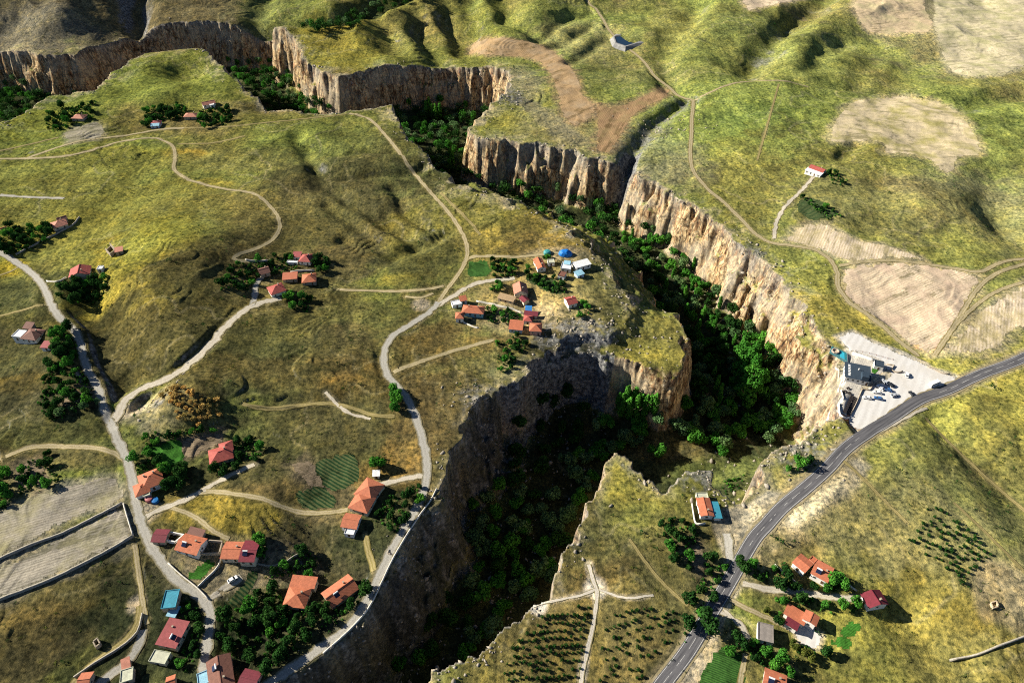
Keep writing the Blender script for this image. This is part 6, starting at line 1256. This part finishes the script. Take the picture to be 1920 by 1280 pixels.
# ------------------------------------------------------------------ uncountable cover: woods, scrub, stones
def merge(name, proto, P, S, A, m, attr=True):
    """one mesh of many turned and scaled copies"""
    n = len(proto.vertices); co = np.empty(n*3, np.float32); proto.vertices.foreach_get('co', co); co = co.reshape(n, 3)
    k = len(proto.loops)//len(proto.polygons); fv = np.empty(len(proto.loops), np.int32); proto.loops.foreach_get('vertex_index', fv); fv = fv.reshape(-1, k)
    ca, sa = np.cos(A)[:, None], np.sin(A)[:, None]; S = np.asarray(S); S = S if S.ndim == 2 else np.stack([S, S, S], 1)
    V = np.empty((len(P), n, 3), np.float32); x, y = co[:, 0]*S[:, :1], co[:, 1]*S[:, 1:2]
    V[:, :, 0] = x*ca-y*sa+P[:, :1]; V[:, :, 1] = x*sa+y*ca+P[:, 1:2]; V[:, :, 2] = co[:, 2]*S[:, 2:]+P[:, 2:]
    Fq = (fv[None]+(np.arange(len(P))*n)[:, None, None]).reshape(-1, k)
    me = mesh_np(name, V.reshape(-1, 3), Fq)
    if attr:
        lv = np.empty(n, np.float32); proto.attributes['lv'].data.foreach_get('value', lv); tint = rng.uniform(-0.3, 0.3, len(P))
        a = me.attributes.new('lv', 'FLOAT', 'POINT'); a.data.foreach_set('value', np.clip(lv[None]+tint[:, None], 0, 1).astype(np.float32).ravel())
    return tag(link(name, me, None, m), kind='stuff')
# hidden reaches of the canyon floor are wooded too
gx = rng.uniform(-620, 260, 26000); gy = rng.uniform(300, 900, 26000); dd_, ii_ = dist_poly(gx, gy, CLF); ok = ii_ & (dd_ > 11)
UA = np.array(USED); cells = {}
for a_, b_ in USED: cells.setdefault((int(a_//8), int(b_//8)), []).append((a_, b_))
meadow = [(P0([(1310,870)], ZF)[0], 62, 26), (P0([(1050,800)], ZF)[0], 30, 44), (P0([(1230,850)], ZF)[0], 34, 22)]
for x_, y_ in zip(gx[ok], gy[ok]):
    if len(STUFF) > 620: break
    if any(((x_-c_[0])/rx_)**2+((y_-c_[1])/ry_)**2 < 1 for c_, rx_, ry_ in meadow): continue
    ck = (int(x_//8), int(y_//8))
    if any((x_-a_)**2+(y_-b_)**2 < 42 for i in (-1, 0, 1) for j in (-1, 0, 1) for a_, b_ in cells.get((ck[0]+i, ck[1]+j), ())): continue
    cells.setdefault(ck, []).append((x_, y_)); STUFF.append((x_, y_, float(ground(x_, y_))))
SW = np.array([tuple(p) for p in STUFF]); half = rng.permutation(len(SW)); pr = [crown_mesh('wood', 80+i, 'round', 'dark', 420) for i in range(2)]
SW[:, 2] -= 0.6
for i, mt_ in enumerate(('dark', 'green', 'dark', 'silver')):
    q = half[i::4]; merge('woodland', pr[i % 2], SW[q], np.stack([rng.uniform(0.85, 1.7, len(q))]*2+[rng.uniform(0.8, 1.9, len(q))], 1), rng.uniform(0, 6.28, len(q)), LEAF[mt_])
# scrub tufts over the slopes
def sample(n, wfun, ymax=1050):
    yy = rng.uniform(70, ymax, n); xx = (rng.uniform(-1, 1, n))*(150+0.62*yy)
    wv = wfun(xx, yy); k = rng.uniform(0, 1, n) < wv; xx, yy = xx[k], yy[k]; return np.stack([xx, yy, ground(xx, yy)], 1)
def near_canyon(x, y):
    d, i = dist_poly(x, y, RIM); return np.where(i, -d, d)
CX, CY = X[INN], Y[INN]
allr = np.vstack([t_ for t_ in TRACE.values()]+[HWY]); lotc = LOTX.mean(0)
fieldp = [at(np.array(px, float))[:, :2] for _, _, px in FIELDS]
def open_ground(x, y):
    w = sstep(-0.25, 0.5, fbm(x/26, y/26, 101, 4))*0.9+0.1
    d = near_canyon(x, y); w *= np.where(d > 1, 1, 0.6*(d > -45)*(np.abs(y) < 315)*(x < (y-118)*0.4-12))
    for p in fieldp+[LOTX, PULL, PULL2]: w *= ~in_poly(x, y, p)
    dd = np.empty(x.size)
    for s0 in range(0, x.size, 4000): dd[s0:s0+4000] = np.sqrt(((x[s0:s0+4000, None]-allr[None, ::3, 0])**2+(y[s0:s0+4000, None]-allr[None, ::3, 1])**2).min(1))
    w *= dd > 4.5
    for a_, b_, c_ in HOUSES: w *= ((x-a_)**2+(y-b_)**2 > (0.5*c_+2)**2)
    return w
tuft = crown_mesh('tuft', 120, 'bush', 'olive', 26); tuft2 = crown_mesh('tuft', 121, 'bush', 'dark', 34)
Pt = sample(26000, open_ground); Pt[:, 2] -= 0.15; k = rng.uniform(0, 1, len(Pt)) < 0.55
merge('scrub', tuft, Pt[k], np.stack([rng.uniform(0.25, 0.75, k.sum())]*2+[rng.uniform(0.2, 0.5, k.sum())], 1), rng.uniform(0, 6.28, k.sum()), LEAF['olive'])
k2_ = ~k; merge('scrub', tuft2, Pt[k2_], rng.lognormal(-0.85, 0.4, k2_.sum()), rng.uniform(0, 6.28, k2_.sum()), LEAF['dark'])
GP = []
for poly in GARD:
    pl = at(np.array(poly, float))[:, :2]; lo, hi = pl.min(0), pl.max(0); n = int(np.clip((hi-lo).prod()/4.5, 20, 420)); t_ = rng.uniform(lo, hi, (n, 2)); t_ = t_[in_poly(t_[:, 0], t_[:, 1], pl)]
    GP += [(x, y) for x, y in t_ if all((x-a_)**2+(y-b_)**2 > (0.5*c_+1.2)**2 for a_, b_, c_ in HOUSES) and ((allr[::2]-np.array((x, y)))**2).sum(1).min() > 9]
GP = np.array(GP); GP3 = np.column_stack([GP, ground(GP[:, 0], GP[:, 1])-0.1]); k = rng.uniform(0, 1, len(GP)) < 0.5
tuft3 = crown_mesh('tuft', 122, 'bush', 'dark', 90)
merge('garden_greenery', tuft3, GP3[k], rng.uniform(0.45, 1.15, k.sum()), rng.uniform(0, 6.28, k.sum()), LEAF['dark']); merge('garden_greenery', tuft3, GP3[~k], rng.uniform(0.35, 0.9, (~k).sum()), rng.uniform(0, 6.28, (~k).sum()), LEAF['green'])
# loose stones and boulders along the rims and on the rocky banks
bm_ = bmesh.new(); bmesh.ops.create_icosphere(bm_, subdivisions=1, radius=1.0); r_ = random.Random(3)
for v in bm_.verts: v.co *= r_.uniform(0.65, 1.2)
bme = bpy.data.meshes.new('stone'); bm_.to_mesh(bme); bm_.free()
def rocky(x, y):
    d = near_canyon(x, y); w = np.exp(-(np.abs(d)/7)**2)*0.8*sstep(-0.2, 0.4, fbm(x/18, y/18, 103, 3))
    w += (d < 0)*(d > -45)*0.10+0.4*(d < -1)*(d > -34)*(y < 315)*(x < (y-118)*0.4-12)*sstep(-0.2, 0.4, fbm(x/14, y/14, 104, 3))
    kc = P0([(1110, 622)])[0]; w += 0.8*np.exp(-((x-kc[0])/30)**2-((y-kc[1])/12)**2)
    for px, rr_ in (((1325,903),12),((1475,860),16),((1440,510),18),((1395,470),16),((897,745),12),((305,772),9),((950,185),22),((1250,240),30)):
        c_ = P0([px])[0]; w += 0.5*np.exp(-((x-c_[0])**2+(y-c_[1])**2)/rr_**2)
    for p in [LOTX, PULL]: w *= ~in_poly(x, y, p)
    dd = np.sqrt(((x[:, None]-allr[None, ::4, 0])**2+(y[:, None]-allr[None, ::4, 1])**2).min(1)) if x.size < 9000 else np.concatenate([np.sqrt(((x[s0:s0+4000, None]-allr[None, ::4, 0])**2+(y[s0:s0+4000, None]-allr[None, ::4, 1])**2).min(1)) for s0 in range(0, x.size, 4000)])
    return np.clip(w*(dd > 5), 0, 1)
Pb = sample(90000, rocky, 900); sb = np.clip(rng.lognormal(-0.6, 0.5, len(Pb)), 0.22, 1.5)
Sb = np.stack([sb*rng.uniform(.7, 1.4, len(Pb)), sb*rng.uniform(.7, 1.3, len(Pb)), sb*rng.uniform(.5, .9, len(Pb))], 1)
stone_m = plain('boulder', (0.34, 0.30, 0.24), 0.95, 0.5, 0.35, 0.05, 0, (0.15, 0.13, 0.11))
merge('boulders', bme, Pb, Sb, rng.uniform(0, 6.28, len(Pb)), stone_m, False)
print('stuff', len(SW), len(Pt), len(Pb))

SC.cycles.use_denoising = False; SC.cycles.filter_width = 1.1
